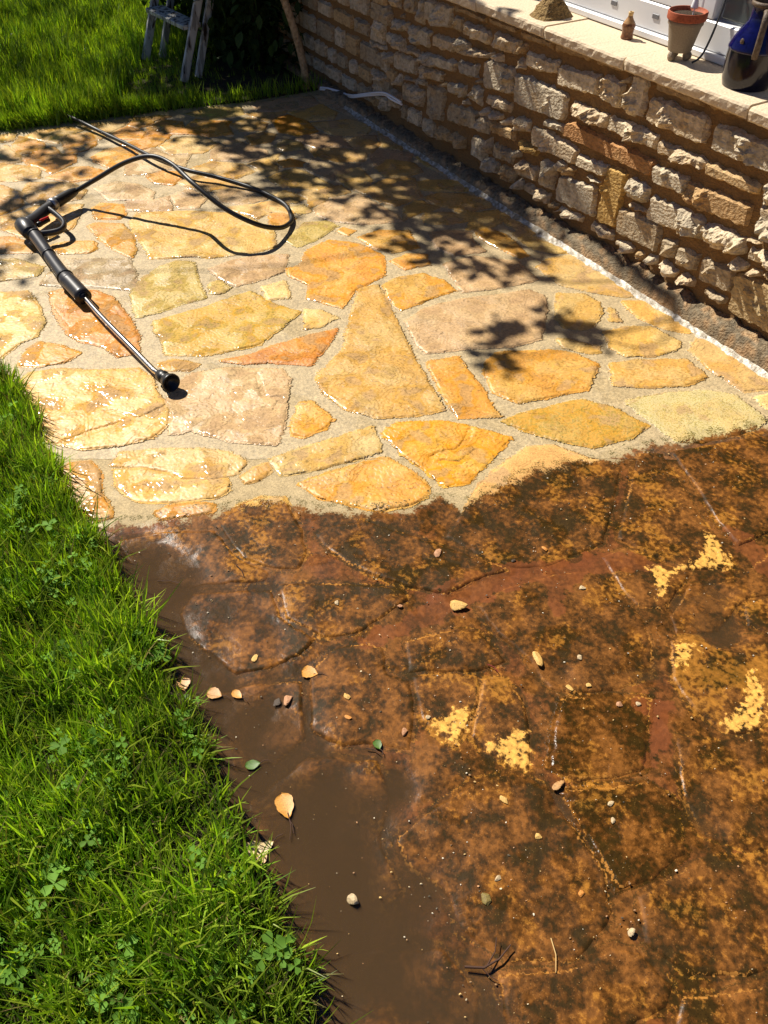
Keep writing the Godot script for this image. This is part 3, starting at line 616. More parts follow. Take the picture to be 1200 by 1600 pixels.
func tex_noise(size: int, freq: float, octaves: int, seed_: int, stops: Array) -> ImageTexture:
	# a seamless grey or coloured noise as a texture
	var im := noise_of(FastNoiseLite.TYPE_SIMPLEX_SMOOTH, freq, octaves, seed_).get_seamless_image(size, size)
	im.convert(Image.FORMAT_L8)
	var d := im.get_data()
	var lut := []
	for i in 256:
		var t := i / 255.0
		var c: Color = stops[stops.size() - 1][1]
		for k in stops.size() - 1:
			if t <= stops[k + 1][0]:
				c = stops[k][1].lerp(stops[k + 1][1], clampf((t - stops[k][0]) / (stops[k + 1][0] - stops[k][0]), 0, 1))
				break
		lut.append(c)
	var o := PackedByteArray()
	o.resize(size * size * 3)
	for i in d.size():
		var c: Color = lut[d[i]]
		o[i * 3] = int(c.r * 255); o[i * 3 + 1] = int(c.g * 255); o[i * 3 + 2] = int(c.b * 255)
	return ImageTexture.create_from_image(Image.create_from_data(size, size, false, Image.FORMAT_RGB8, o))

func height_tex(size: int, freq: float, octaves: int, seed_: int) -> ImageTexture:
	var im := noise_of(FastNoiseLite.TYPE_SIMPLEX_SMOOTH, freq, octaves, seed_).get_seamless_image(size, size)
	im.convert(Image.FORMAT_L8)
	return ImageTexture.create_from_image(im)

func mat(color: Color, rough := 0.8, metal := 0.0) -> StandardMaterial3D:
	var m := StandardMaterial3D.new()
	m.albedo_color = color
	m.roughness = rough
	m.metallic = metal
	m.cull_mode = BaseMaterial3D.CULL_DISABLED
	return m

func grainy(m: StandardMaterial3D, scale: float, albedo: Texture2D, bump: Texture2D = null, cm := 0.0, world := true) -> StandardMaterial3D:
	m.uv1_triplanar = true
	m.uv1_world_triplanar = world
	m.uv1_scale = Vector3.ONE * scale
	m.albedo_texture = albedo
	if bump:
		m.heightmap_enabled = true
		m.heightmap_texture = bump
		m.heightmap_scale = cm
	return m

# ---------------------------------------------------------------- the lie of the paving
func seg_dist(p: Vector2, poly: PackedVector2Array, closed := true) -> float:
	var d := 1e9
	var n := poly.size()
	for i in (n if closed else n - 1):
		var q := Geometry2D.get_closest_point_to_segment(p, poly[i], poly[(i + 1) % n])
		d = minf(d, p.distance_squared_to(q))
	return sqrt(d)

func along(line: PackedVector2Array, x: float) -> float:
	for i in line.size() - 1:
		if x <= line[i + 1].x:
			return lerpf(line[i].y, line[i + 1].y, clampf((x - line[i].x) / (line[i + 1].x - line[i].x), 0, 1))
	return line[line.size() - 1].y

func lay_heights() -> void:
	hg.resize(HW * HD)
	var dirt := v2s(DIRT_EDGE)
	var pud := v2s(PUDDLE)
	var pools := []
	for p in POOLS:
		var q := v2s(p)
		var r := Rect2(q[0], Vector2.ZERO)
		for w in q: r = r.expand(w)
		pools.append([q, r.grow(0.03)])
	var n := noise_of(FastNoiseLite.TYPE_SIMPLEX_SMOOTH, 9.0, 2, 5)
	var thin := v2s(SHALLOW)
	for j in HD:
		for i in HW:
			var p := Vector2(HX + i * HS, HZ + j * HS)
			var y := 0.0
			y -= 0.0035 * smoothstep(-0.02, 0.10, p.y - along(dirt, p.x))
			var e := n.get_noise_2dv(p)
			if y < 0.0:
				y += 0.0014 * e * smoothstep(0.0, -0.003, y)
				var st := seg_dist(p, thin)
				if Geometry2D.is_point_in_polygon(p, thin): st = -st
				y -= 0.0052 * smoothstep(0.03, -0.07, st + e * 0.03)
				var s := seg_dist(p, pud)
				if Geometry2D.is_point_in_polygon(p, pud): s = -s
				s += e * 0.03
				y -= 0.017 * smoothstep(0.03, -0.20, s) + 0.003 * smoothstep(0.05, 0.0, s)
				for q in pools:
					if q[1].has_point(p):
						var ds := seg_dist(p, q[0])
						if Geometry2D.is_point_in_polygon(p, q[0]): ds = -ds
						y -= 0.0065 * smoothstep(0.015, -0.02, ds + e * 0.015)
			hg[j * HW + i] = y

func ground_y(x: float, z: float) -> float:
	var u := clampf((x - HX) / HS, 0.0, HW - 1.001)
	var w := clampf((z - HZ) / HS, 0.0, HD - 1.001)
	var i := int(u)
	var j := int(w)
	var fu := u - i
	var fw := w - j
	return lerpf(lerpf(hg[j * HW + i], hg[j * HW + i + 1], fu), lerpf(hg[(j + 1) * HW + i], hg[(j + 1) * HW + i + 1], fu), fw)

# ---------------------------------------------------------------- paving textures
const TONES := {
	"Y": [Color(0.86, 0.67, 0.34), Color(0.87, 0.72, 0.44)], "O": [Color(0.87, 0.61, 0.24), Color(0.86, 0.66, 0.34)],
	"R": [Color(0.82, 0.53, 0.23), Color(0.83, 0.58, 0.29)], "K": [Color(0.81, 0.67, 0.48), Color(0.83, 0.70, 0.51)],
	"L": [Color(0.81, 0.69, 0.38), Color(0.84, 0.72, 0.44)], "P": [Color(0.88, 0.73, 0.46), Color(0.87, 0.68, 0.37)],
	"G": [Color(0.75, 0.63, 0.47), Color(0.79, 0.67, 0.49)], "B": [Color(0.88, 0.58, 0.14), Color(0.87, 0.63, 0.25)],
	"M": [Color(0.86, 0.66, 0.27), Color(0.86, 0.70, 0.36)], "W": [Color(0.80, 0.71, 0.50), Color(0.83, 0.70, 0.46)],
	"A": [Color(0.85, 0.64, 0.38), Color(0.86, 0.67, 0.41)]}

func fill_poly(map: PackedByteArray, n: int, r: Rect2, poly: PackedVector2Array, value: int) -> void:
	var k := n / r.size.x
	var q := PackedVector2Array()
	var lo := 1e9
	var hi := -1e9
	for p in poly:
		var w := (p - r.position) * k
		q.append(w)
		lo = minf(lo, w.y)
		hi = maxf(hi, w.y)
	for y in range(maxi(0, int(lo)), mini(n - 1, int(hi) + 1) + 1):
		var xs := []
		var yc := y + 0.5
		for i in q.size():
			var a := q[i]
			var b := q[(i + 1) % q.size()]
			if (a.y > yc) != (b.y > yc):
				xs.append(a.x + (yc - a.y) * (b.x - a.x) / (b.y - a.y))
		xs.sort()
		for i in range(0, xs.size() - 1, 2):
			for x in range(maxi(0, int(ceil(xs[i] - 0.5))), mini(n - 1, int(floor(xs[i + 1] - 0.5))) + 1):
				map[y * n + x] = value

func soft_mask(polys: Array, n: int, r: Rect2, small: int) -> PackedByteArray:
	var m := PackedByteArray()
	m.resize(small * small)
	for p in polys:
		fill_poly(m, small, r, v2s(p), 255)
	var im := Image.create_from_data(small, small, false, Image.FORMAT_L8, m)
	im.resize(small / 2, small / 2, Image.INTERPOLATE_BILINEAR)
	im.resize(n, n, Image.INTERPOLATE_CUBIC)
	return im.get_data()

func raw(kind: int, freq_m: float, oct: int, seed_: int, n: int, r: Rect2, warp := 0.0, ridge := false) -> PackedByteArray:
	var ns := noise_of(kind, freq_m * r.size.x / n, oct, seed_)
	if warp > 0.0:
		ns.fractal_gain = 0.58
		ns.domain_warp_enabled = true
		ns.domain_warp_type = FastNoiseLite.DOMAIN_WARP_SIMPLEX
		ns.domain_warp_amplitude = warp * n / r.size.x
		ns.domain_warp_frequency = freq_m * 1.3 * r.size.x / n
		ns.domain_warp_fractal_type = FastNoiseLite.DOMAIN_WARP_FRACTAL_INDEPENDENT
		ns.domain_warp_fractal_octaves = 4
	if ridge: ns.fractal_type = FastNoiseLite.FRACTAL_RIDGED
	var im := ns.get_image(n, n)
	im.convert(Image.FORMAT_L8)
	return im.get_data()

var work := {}

func paving_rows(task: int) -> void:
	var n: int = work.n
	var r: Rect2 = work.r
	var per := n / int(work.tasks)
	var map: PackedByteArray = work.map
	var n1: PackedByteArray = work.n1
	var n2: PackedByteArray = work.n2
	var n3: PackedByteArray = work.n3
	var n4: PackedByteArray = work.n4
	var n5: PackedByteArray = work.n5
	var n6: PackedByteArray = work.n6
	var n7: PackedByteArray = work.n7
	var n8: PackedByteArray = work.n8
	var n9: PackedByteArray = work.n9
	var wash: PackedByteArray = work.wash
	var rust: PackedByteArray = work.rust
	var edge: PackedFloat32Array = work.edge
	var tone_a: PackedColorArray = work.a
	var tone_b: PackedColorArray = work.b
	var sort: PackedByteArray = work.sort
	var rgb_ := PackedByteArray()
	var hh := PackedFloat32Array()
	var ro := PackedByteArray()
	rgb_.resize(per * n * 3)
	hh.resize(per * n)
	ro.resize(per * n)
	var px := r.size.x / n
	var reach := 0.016 / px
	var line := maxi(1, int(0.0035 / px))
	var mud_a := Color(0.285, 0.178, 0.066)
	var mud_b := Color(0.455, 0.287, 0.12)
	var mud_red := Color(0.45, 0.25, 0.135)
	var ochre := Color(0.70, 0.49, 0.18)
	var olive := Color(0.205, 0.158, 0.058)
	var pale := Color(0.84, 0.64, 0.31)
	for row in per:
		var y := task * per + row
		var z := r.position.y + (y + 0.5) * px
		for x in n:
			var at := y * n + x
			var a := n1[at] / 255.0
			var b := n2[at] / 255.0
			var c := n3[at] / 255.0
			var g := n4[at] / 255.0
			var e := n5[at] / 255.0
			var f := n6[at] / 255.0
			var mx := clampi(x + int((b - 0.5) * reach + (c - 0.5) * reach), 0, n - 1)
			var my := clampi(y + int((e - 0.5) * reach + (g - 0.5) * reach * 0.5), 0, n - 1)
			var id := map[my * n + mx]
			var col: Color
			var h := 0.0
			var rough := 0.6
			var past := z - edge[x] + (b - 0.5) * 0.045 + (c - 0.5) * 0.03
			# ---- washed stone and mortar
			if id == 0:
				var k := 0.82 + 0.14 * b + 0.46 * (g - 0.5) + 0.26 * (c - 0.5)
				col = Color(0.77 * k, 0.68 * k, 0.51 * k)
				if g > 0.72: col = col * 0.82
				elif g < 0.17: col = col.lerp(Color(0.85, 0.80, 0.68), 0.5)
				h = 0.35 * g + 0.3 * c
				rough = 0.62 - 0.25 * smoothstep(0.55, 0.7, a)
			else:
				var t := smoothstep(0.40, 0.64, a + 0.35 * (c - 0.5) + 0.15 * (e - 0.5))
				col = tone_a[id].lerp(tone_b[id], t)
				var k := 0.93 + 0.10 * (b - 0.5) + 0.20 * (c - 0.5) + 0.13 * (g - 0.5) - 0.05 * smoothstep(0.56, 0.70, e)
				if f > 0.62: col = col.lerp(Color(0.76, 0.62, 0.46), smoothstep(0.62, 0.74, f) * 0.6)
				col = col * k
				var ty := sort[id]
				if ty == 1 and c + 0.4 * (b - 0.5) > 0.60: col = col.lerp(Color(0.50, 0.45, 0.20), 0.45)
				elif g > 0.74 and c > 0.5: col = col * 0.74
				# cleft layers: warped steps
				var st := (a * 1.3 + 0.5 * e + 0.10 * c) * 7.0
				var fl := floorf(st)
				h = (fl + smoothstep(0.0, 0.22, st - fl)) * 0.45 + 0.40 * c + 0.14 * g
				if st - fl < 0.12 and e > 0.40: col = col * 0.82
				rough = 0.50 - 0.33 * smoothstep(0.48, 0.60, f + 0.2 * (a - 0.5))
			# ---- the film of mud and algae
			if past > -0.03:
				var cover := smoothstep(-0.004, 0.012, past + (g - 0.5) * 0.02)
				if cover < 1.0 and g + 0.5 * (c - 0.5) > 0.55 and b > 0.5 and past > -0.022:
					col = col.lerp(Color(0.23, 0.21, 0.09), 0.75)
				if cover > 0.0:
					var m := n7[at] / 255.0
					var w := n8[at] / 255.0
					var vein := n9[at] / 255.0
					var tone := 0.55 * w + 0.25 * b + 0.20 * m
					var ty := sort[id]
					var rm := 0.55
					var dust := 0.0
					if ty == 2: dust = 0.05
					elif ty == 3:
						dust = 0.03
						tone -= 0.05
					elif ty == 4:
						dust = 0.10
						tone += 0.03
					elif ty == 5:
						tone -= 0.06
						rm = 0.26
					elif id == 0: dust = -0.08
					if id > 0:
						tone += (fposmod(id * 0.618, 1.0) - 0.5) * 0.09
						dust += (fposmod(id * 0.377, 1.0) - 0.6) * 0.07
					var mud := mud_a.lerp(mud_b, smoothstep(0.38, 0.62, tone))
					mud = mud.lerp(olive, smoothstep(0.43, 0.33, tone + 0.15 * (m - 0.5)) * 0.75)
					if tone > 0.54: mud = mud.lerp(Color(0.50, 0.32, 0.145), smoothstep(0.54, 0.68, tone) * 0.6)
					if id == 0 and a > 0.5: mud = mud.lerp(mud_red, smoothstep(0.5, 0.75, a + 0.3 * (m - 0.5)) * 0.45)
					var gold := 0.45 * f + 0.35 * m + 0.2 * w + dust
					mud = mud.lerp(ochre, smoothstep(0.575, 0.70, gold + 0.10 * (g - 0.5)) * 0.46)
					if vein > 0.90 and m > 0.42: mud = mud.lerp(ochre if f > 0.5 else olive, smoothstep(0.90, 0.97, vein) * 0.55)
					mud = mud * (0.80 + 0.30 * m + 0.16 * (g - 0.4))
					var other := map[my * n + clampi(mx + line, 0, n - 1)]
					var under := map[clampi(my + line, 0, n - 1) * n + mx]
					if other != id or under != id:
						mud = mud.lerp(olive, 0.55) if f < 0.52 or m < 0.5 else mud.lerp(ochre, 0.6)
					if g > 0.80 and m > 0.46: mud = mud.lerp(Color(0.62, 0.46, 0.25), 0.55)
					elif g < 0.20 and m < 0.55: mud = mud * 0.74
					c = m
					var ru := rust[at] / 255.0
					if ru > 0.05 and ru + (b - 0.5) * 0.9 + (c - 0.5) * 0.5 > 0.5: mud = mud.lerp(mud_red, 0.55 + 0.4 * (a - 0.3))
					var wa := wash[at] / 255.0
					if wa > 0.04:
						var wv := wa * 0.95 + (b - 0.5) * 0.7 + (m - 0.5) * 1.7 + (g - 0.5) * 0.25
						if wv > 0.47: mud = mud.lerp(pale * (0.72 + 0.34 * m + 0.16 * g), minf(0.95, (wv - 0.47) * 3.6))
					mud = mud * (0.92 + 0.16 * c)
					col = col.lerp(mud, cover)
					h = lerpf(h, (0.65 * c + 0.4 * g + 0.25 * b) * (2.4 if ty == 5 else 1.0), cover)
					rough = lerpf(rough, rm - 0.22 * smoothstep(0.52, 0.62, f + 0.3 * (b - 0.5)), cover)
			var o := (row * n + x)
			rgb_[o * 3] = int(clampf(col.r, 0, 1) * 255.0)
			rgb_[o * 3 + 1] = int(clampf(col.g, 0, 1) * 255.0)
			rgb_[o * 3 + 2] = int(clampf(col.b, 0, 1) * 255.0)
			hh[o] = h
			ro[o] = int(rough * 255.0)
	work.out[task] = [rgb_, hh, ro]

func paving_material(r: Rect2, n: int, seed_: int, relief_cm: float) -> StandardMaterial3D:
	var map := PackedByteArray()
	map.resize(n * n)
	var ta := PackedColorArray([Color.WHITE])
	var tb := PackedColorArray([Color.WHITE])
	var sort := PackedByteArray([0])
	var g := RandomNumberGenerator.new()
	g.seed = 77
	var id := 0
	for list in [FLAGS, MUDDY_FLAGS]:
		for s in list:
			id += 1
			var t: String = s[0]
			var pair: Array = TONES.get(t, TONES["Y"])
			var k := g.randf_range(0.93, 1.05)
			var w := g.randf_range(-0.02, 0.02)
			ta.append(Color(pair[0].r * k, pair[0].g * k + w, pair[0].b * k + w))
			tb.append(Color(pair[1].r * k, pair[1].g * k + w, pair[1].b * k + w))
			sort.append({"L": 1, "M": 1, "W": 1, "A": 3, "o": 2, "e": 3, "y": 4, "t": 4, "d": 5}.get(t, 0))
			for grown in Geometry2D.offset_polygon(v2s(s[1]), 0.009):
				fill_poly(map, n, r, grown, id)
	var edge := PackedFloat32Array()
	edge.resize(n)
	var line := v2s(DIRT_EDGE)
	for x in n:
		edge[x] = along(line, r.position.x + (x + 0.5) * r.size.x / n)
	var S := FastNoiseLite.TYPE_SIMPLEX_SMOOTH
	work = {"n": n, "r": r, "tasks": 8, "map": map, "a": ta, "b": tb, "sort": sort, "edge": edge,
		"n1": raw(S, 5.0, 3, seed_, n, r), "n2": raw(S, 22.0, 3, seed_ + 1, n, r), "n3": raw(S, 75.0 if r == CLEAN_R else 130.0, 4, seed_ + 2, n, r), "n4": raw(S, 190.0 if r == CLEAN_R else 330.0, 2, seed_ + 3, n, r),
		"n5": raw(FastNoiseLite.TYPE_PERLIN, 11.0, 4, seed_ + 4, n, r), "n6": raw(S, 7.0, 4, seed_ + 5, n, r),
		"n7": raw(S, 60.0, 5, seed_ + 6, n, r, 0.012), "n8": raw(S, 9.0, 6, seed_ + 7, n, r, 0.07), "n9": raw(S, 10.0, 4, seed_ + 8, n, r, 0.05, true),
		"wash": soft_mask(WASHED, n, r, n / 6), "rust": soft_mask(RUST, n, r, n / 12), "out": []}
	work.out.resize(8)
	var group := WorkerThreadPool.add_group_task(paving_rows, 8)
	WorkerThreadPool.wait_for_group_task_completion(group)
	var rgb_ := PackedByteArray()
	var hh := PackedFloat32Array()
	var ro := PackedByteArray()
	for o in work.out:
		rgb_.append_array(o[0])
		hh.append_array(o[1])
		ro.append_array(o[2])
	# bare rubbed rims: bits of clean stone along the edges of the muddy flags
	var gz := noise_of(S, 6.0, 2, 31)
	var gf := noise_of(S, 90.0, 2, 32)
	var k := n / r.size.x
	for s in MUDDY_FLAGS:
		var p := v2s(s[1])
		for i in p.size():
			var a := p[i]
			var b := p[(i + 1) % p.size()]
			var steps := int(a.distance_to(b) * k * 1.5)
			for q in steps:
				var w := a.lerp(b, float(q) / steps)
				var on := gz.get_noise_2dv(w) + 0.5 * gf.get_noise_2dv(w)
				if on < 0.14: continue
				var rad := 0.0013 * minf(1.5, on * 2.5) * (0.6 + gf.get_noise_2dv(w * 3.0))
				var c := (w + Vector2(gf.get_noise_2dv(w + Vector2(9, 4)), gf.get_noise_2dv(w + Vector2(3, 7))) * 0.006 - r.position) * k
				var pr := int(maxf(rad * k, 0.6))
				for dy in range(-pr, pr + 1):
					for dx in range(-pr, pr + 1):
						var X := int(c.x) + dx
						var Y := int(c.y) + dy
						if X < 0 or Y < 0 or X >= n or Y >= n or dx * dx + dy * dy > pr * pr + 1: continue
						var o := (Y * n + X) * 3
						rgb_[o] = 158; rgb_[o + 1] = 108; rgb_[o + 2] = 48
	var m := StandardMaterial3D.new()
	m.albedo_texture = ImageTexture.create_from_image(Image.create_from_data(n, n, false, Image.FORMAT_RGB8, rgb_))
	m.heightmap_enabled = true
	m.heightmap_texture = ImageTexture.create_from_image(Image.create_from_data(n, n, false, Image.FORMAT_RF, hh.to_byte_array()))
	m.heightmap_scale = relief_cm
	m.roughness = 1.0
	m.roughness_texture = ImageTexture.create_from_image(Image.create_from_data(n, n, false, Image.FORMAT_L8, ro))
	m.metallic_specular = 0.5 if r == CLEAN_R else 0.22
	m.cull_mode = BaseMaterial3D.CULL_DISABLED
	work = {}
	return m

# ---------------------------------------------------------------- patio
func ragged(p: PackedVector2Array, step: float, amp: float, nz: FastNoiseLite) -> PackedVector2Array:
	# cut the corners, then wander a little, as a broken edge does
	var q := PackedVector2Array()
	var n := p.size()
	for i in n:
		var a := p[i]
		var b := p[(i + 1) % n]
		q.append(a.lerp(b, 0.12))
		q.append(a.lerp(b, 0.88))
	var r := PackedVector2Array()
	for i in q.size():
		var a := q[i]
		var b := q[(i + 1) % q.size()]
		var k := maxi(1, int(a.distance_to(b) / step))
		for j in k:
			var w := a.lerp(b, float(j) / k)
			r.append(w + Vector2(nz.get_noise_2dv(w * 1.0), nz.get_noise_2dv(w + Vector2(17, 5))) * amp)
	return r

func flagstone(poly: PackedVector2Array, r: Rect2, proud: float, step: float, rough: float, cracks: Array, lean := Vector2.ZERO) -> ArrayMesh:
	var wider := Geometry2D.offset_polygon(poly, 0.006 if lean == Vector2.ZERO else 0.003)
	var edge := ragged(wider[0], step, 0.005, relief2)
	var pts := PackedVector2Array(edge)
	var hs := PackedFloat32Array()
	for p in edge: hs.append(ground_y(p.x, p.y) - 0.0027)
	var inset := Geometry2D.offset_polygon(edge, -0.0045)
	var core := Geometry2D.offset_polygon(edge, -0.010)
	for q in inset:
		for p in q:
			pts.append(p)
			hs.append(-99.0)
	var box := Rect2(poly[0], Vector2.ZERO)
	for p in poly: box = box.expand(p)
	for cp in core:
		for p in cp:
			pts.append(p)
			hs.append(-99.0)
		var inner := Geometry2D.offset_polygon(cp, -step * 0.6)
		var y := box.position.y
		while y < box.end.y:
			var x := box.position.x
			while x < box.end.x:
				var w := Vector2(x + rng.randf_range(-0.3, 0.3) * step, y + rng.randf_range(-0.3, 0.3) * step)
				for ip in inner:
					if Geometry2D.is_point_in_polygon(w, ip):
						pts.append(w)
						hs.append(-99.0)
				x += step
			y += step
	var ni := edge.size()
	var nin := 0
	for q in inset: nin += q.size()
	var v := PackedVector3Array()
	var uv := PackedVector2Array()
	for i in pts.size():
		var p := pts[i]
		var h := hs[i]
		if h < -90.0:
			var t := relief.get_noise_2dv(p)
			var st := (t + 1.0) * 4.0
			var fl := floorf(st)
			var lay := (fl + smoothstep(0.0, 0.35, st - fl)) / 4.0 - 1.0
			h = ground_y(p.x, p.y) + proud + rough * (0.8 * lay + 0.5 * relief2.get_noise_2dv(p * 0.6))
			if i < ni + nin: h -= 0.0005
			if lean != Vector2.ZERO: h += lean.dot(p - box.get_center())
			for c in cracks:
				var d := seg_dist(p, c, false)
				if d < 0.007: h -= 0.011 * (1.0 - d / 0.007)
		v.append(Vector3(p.x, h, p.y))
		uv.append((p - r.position) / r.size)
	var tri := Geometry2D.triangulate_delaunay(pts)
	var ix := PackedInt32Array()
	for i in range(0, tri.size(), 3):
		var c := (pts[tri[i]] + pts[tri[i + 1]] + pts[tri[i + 2]]) / 3.0
		if Geometry2D.is_point_in_polygon(c, edge):
			tri_up(v, ix, tri[i], tri[i + 1], tri[i + 2])
	return make_mesh(v, ix, PackedColorArray(), uv)

func sheet(r: Rect2, tex: Rect2, step: float, drop: float) -> ArrayMesh:
	var nx := int(r.size.x / step) + 1
	var nz := int(r.size.y / step) + 1
	var v := PackedVector3Array()
	var uv := PackedVector2Array()
	var ix := PackedInt32Array()
	for j in nz:
		for i in nx:
			var p := r.position + Vector2(r.size.x * i / (nx - 1), r.size.y * j / (nz - 1))
			v.append(Vector3(p.x, ground_y(p.x, p.y) - drop + 0.0014 * relief2.get_noise_2dv(p * 0.7) + 0.0016 * relief.get_noise_2dv(p * 0.4), p.y))
			uv.append((p - tex.position) / tex.size)
	for j in nz - 1:
		for i in nx - 1:
			var a := j * nx + i
			ix.append_array([a, a + 1, a + nx, a + 1, a + nx + 1, a + nx])
	return make_mesh(v, ix, PackedColorArray(), uv)

func build_patio() -> void:
	lay_heights()
	clean_mat = paving_material(CLEAN_R, 1536, 3, 0.15)
	mud_mat = paving_material(MUD_R, 1792, 41, 0.07)
	print("textures ", Time.get_ticks_msec())
	var patio := base("patio")
	tag(patio, "", "", "", "structure")
	put("mortar_bed", sheet(Rect2(-2.28, -4.72, 3.5, 3.12), CLEAN_R, 0.02, 0.0016), clean_mat, patio)
	put("mortar_bed", sheet(Rect2(-0.98, -1.6, 2.2, 1.82), MUD_R, 0.014, 0.0022), mud_mat, patio)
	var cracks := []
	for c in CRACKS: cracks.append(v2s(c))
	var k := 0
	for s in FLAGS:
		var p := v2s(s[1])
		var mine := []
		for c in cracks:
			if Geometry2D.is_point_in_polygon(c[0], p) or Geometry2D.is_point_in_polygon(c[1], p): mine.append(c)
		var far := p[0].y < -3.3
		var muddy: bool = s[0] == "A" or s[0] == "W"
		put("flagstone", flagstone(p, MUD_R if muddy else CLEAN_R, 0.0005 if not muddy else 0.0004, 0.0065 if mine else (0.024 if far else 0.013), 0.0028, mine), mud_mat if muddy else clean_mat, patio)
		k += 1
	for s in MUDDY_FLAGS:
		put("flagstone", flagstone(v2s(s[1]), MUD_R, 0.0011, 0.012, 0.0012, [], Vector2(rng.randfn(0, 0.005), rng.randfn(0, 0.005))), mud_mat, patio)
	# the paving beyond the picture, behind the camera and to the left
	put("paving_beyond", bevel_box(Vector3(-1.0, -0.09, 0.22), Vector3(2.6, -0.0045, 3.2)), M.mortar, patio)
	put("paving_beyond", bevel_box(Vector3(1.22, -0.09, -1.6), Vector3(3.2, -0.0046, 0.218)), M.mortar, patio)
	put("paving_beyond", bevel_box(Vector3(-3.4, -0.09, -4.6), Vector3(-2.281, -0.0047, -2.2)), M.mortar, patio)

func build_water() -> void:
	var w := base("puddle_water", Vector3(0, WATER, 0))
	tag(w, "", "", "", "structure")
	var r := Rect2(-0.96, -1.75, 2.1, 1.9)
	var top := PlaneMesh.new()
	top.size = r.size
	var c := r.get_center()
	put("surface", top, M.water, w).position = Vector3(c.x, 0, c.y)
	for i in 13:
		put("silt", top, M.silt, w).position = Vector3(c.x, -0.0008 - 0.0011 * i, c.y)
	for n in w.get_children():
		if String(n.name).begins_with("silt"): n.set_meta("kind", "stuff")

# ---------------------------------------------------------------- the house wall
const STONE := {"c": Color(0.66, 0.53, 0.35), "p": Color(0.72, 0.61, 0.43), "g": Color(0.60, 0.52, 0.38), "a": Color(0.60, 0.42, 0.21), "r": Color(0.52, 0.27, 0.10), "r2": Color(0.54, 0.35, 0.16),
	"o": Color(0.58, 0.37, 0.11), "b": Color(0.47, 0.38, 0.25), "t": Color(0.52, 0.39, 0.20), "h": Color(0.46, 0.42, 0.35), "k": Color(0.44, 0.31, 0.16)}

func rock_face(q: PackedVector2Array, deep: float, color: Color, seed_: int, step := 0.006) -> ArrayMesh:
	var g := RandomNumberGenerator.new()
	g.seed = seed_
	var nz := noise_of(FastNoiseLite.TYPE_SIMPLEX_SMOOTH, 26.0, 4, seed_)
	var chip := noise_of(FastNoiseLite.TYPE_CELLULAR, 24.0, 1, seed_)
	chip.cellular_return_type = FastNoiseLite.RETURN_CELL_VALUE
	var w := (q[0].distance_to(q[1]) + q[3].distance_to(q[2])) / 2.0
	var h := (q[0].distance_to(q[3]) + q[1].distance_to(q[2])) / 2.0
	var nx := clampi(int(w / step), 6, 40)
	var ny := clampi(int(h / step), 6, 40)
	var planes := []
	for i in 11:
		var a := g.randf() * TAU
		var tilt := g.randf_range(0.2, 1.15)
		planes.append([Vector2(cos(a), sin(a)) * tilt, Vector2(g.randf_range(-0.3, 0.3) * w, g.randf_range(-0.3, 0.3) * h), g.randf_range(0.75, 1.25) * deep])
	var v := PackedVector3Array()
	var cs := PackedColorArray()
	var ix := PackedInt32Array()
	var off := Vector2(g.randf() * 40.0, g.randf() * 40.0)
	for j in ny + 1:
		for i in nx + 1:
			var a := 2.0 * i / nx - 1.0
			var b := 2.0 * j / ny - 1.0
			# rounded corners
			var a2 := a * sqrt(1.0 - 0.16 * b * b * b * b * a * a)
			var b2 := b * sqrt(1.0 - 0.16 * a * a * a * a * b * b)
			var p := q[3].lerp(q[2], (a2 + 1) / 2).lerp(q[0].lerp(q[1], (a2 + 1) / 2), (b2 + 1) / 2)
			var rel := Vector2(a * w, b * h) / 2.0
			var rim := maxf(absf(a), absf(b))
			p += Vector2(nz.get_noise_2dv(p + off), nz.get_noise_2dv(p + off + Vector2(7, 3))) * 0.010 * rim
			var d := deep * 1.25
			for pl in planes:
				d = minf(d, pl[2] + pl[0].dot(rel - pl[1]))
			d += deep * 0.42 * nz.get_noise_2dv(p * 1.2 + off) + deep * 0.34 * chip.get_noise_2dv(p + off)
			d = maxf(d, deep * 0.12)
			var fall := minf((1.0 - absf(a)) * w / 2.0, (1.0 - absf(b)) * h / 2.0)
			d = lerpf(-0.028, d, smoothstep(0.0, 0.011, fall))
			v.append(Vector3(p.x, p.y, d))
			var n := nz.get_noise_2dv(p * 0.7 + off * 2.0)
			var k := 1.0 + 0.22 * n
			var rusty := smoothstep(0.15, 0.5, nz.get_noise_2dv(p * 0.35 + off * 3.0))
			var cc := color * k
			cc = cc.lerp(Color(0.50, 0.31, 0.12), rusty * 0.45)
			cs.append(Color(cc.r, cc.g, cc.b))
	for j in ny:
		for i in nx:
			var a := j * (nx + 1) + i
			var b := a + nx + 1
			ix.append_array([a, b, a + 1, a + 1, b, b + 1] if (i + j) % 2 == 0 else [a, b, b + 1, a, b + 1, a + 1])
	return make_mesh(v, ix, cs, PackedVector2Array(), false)

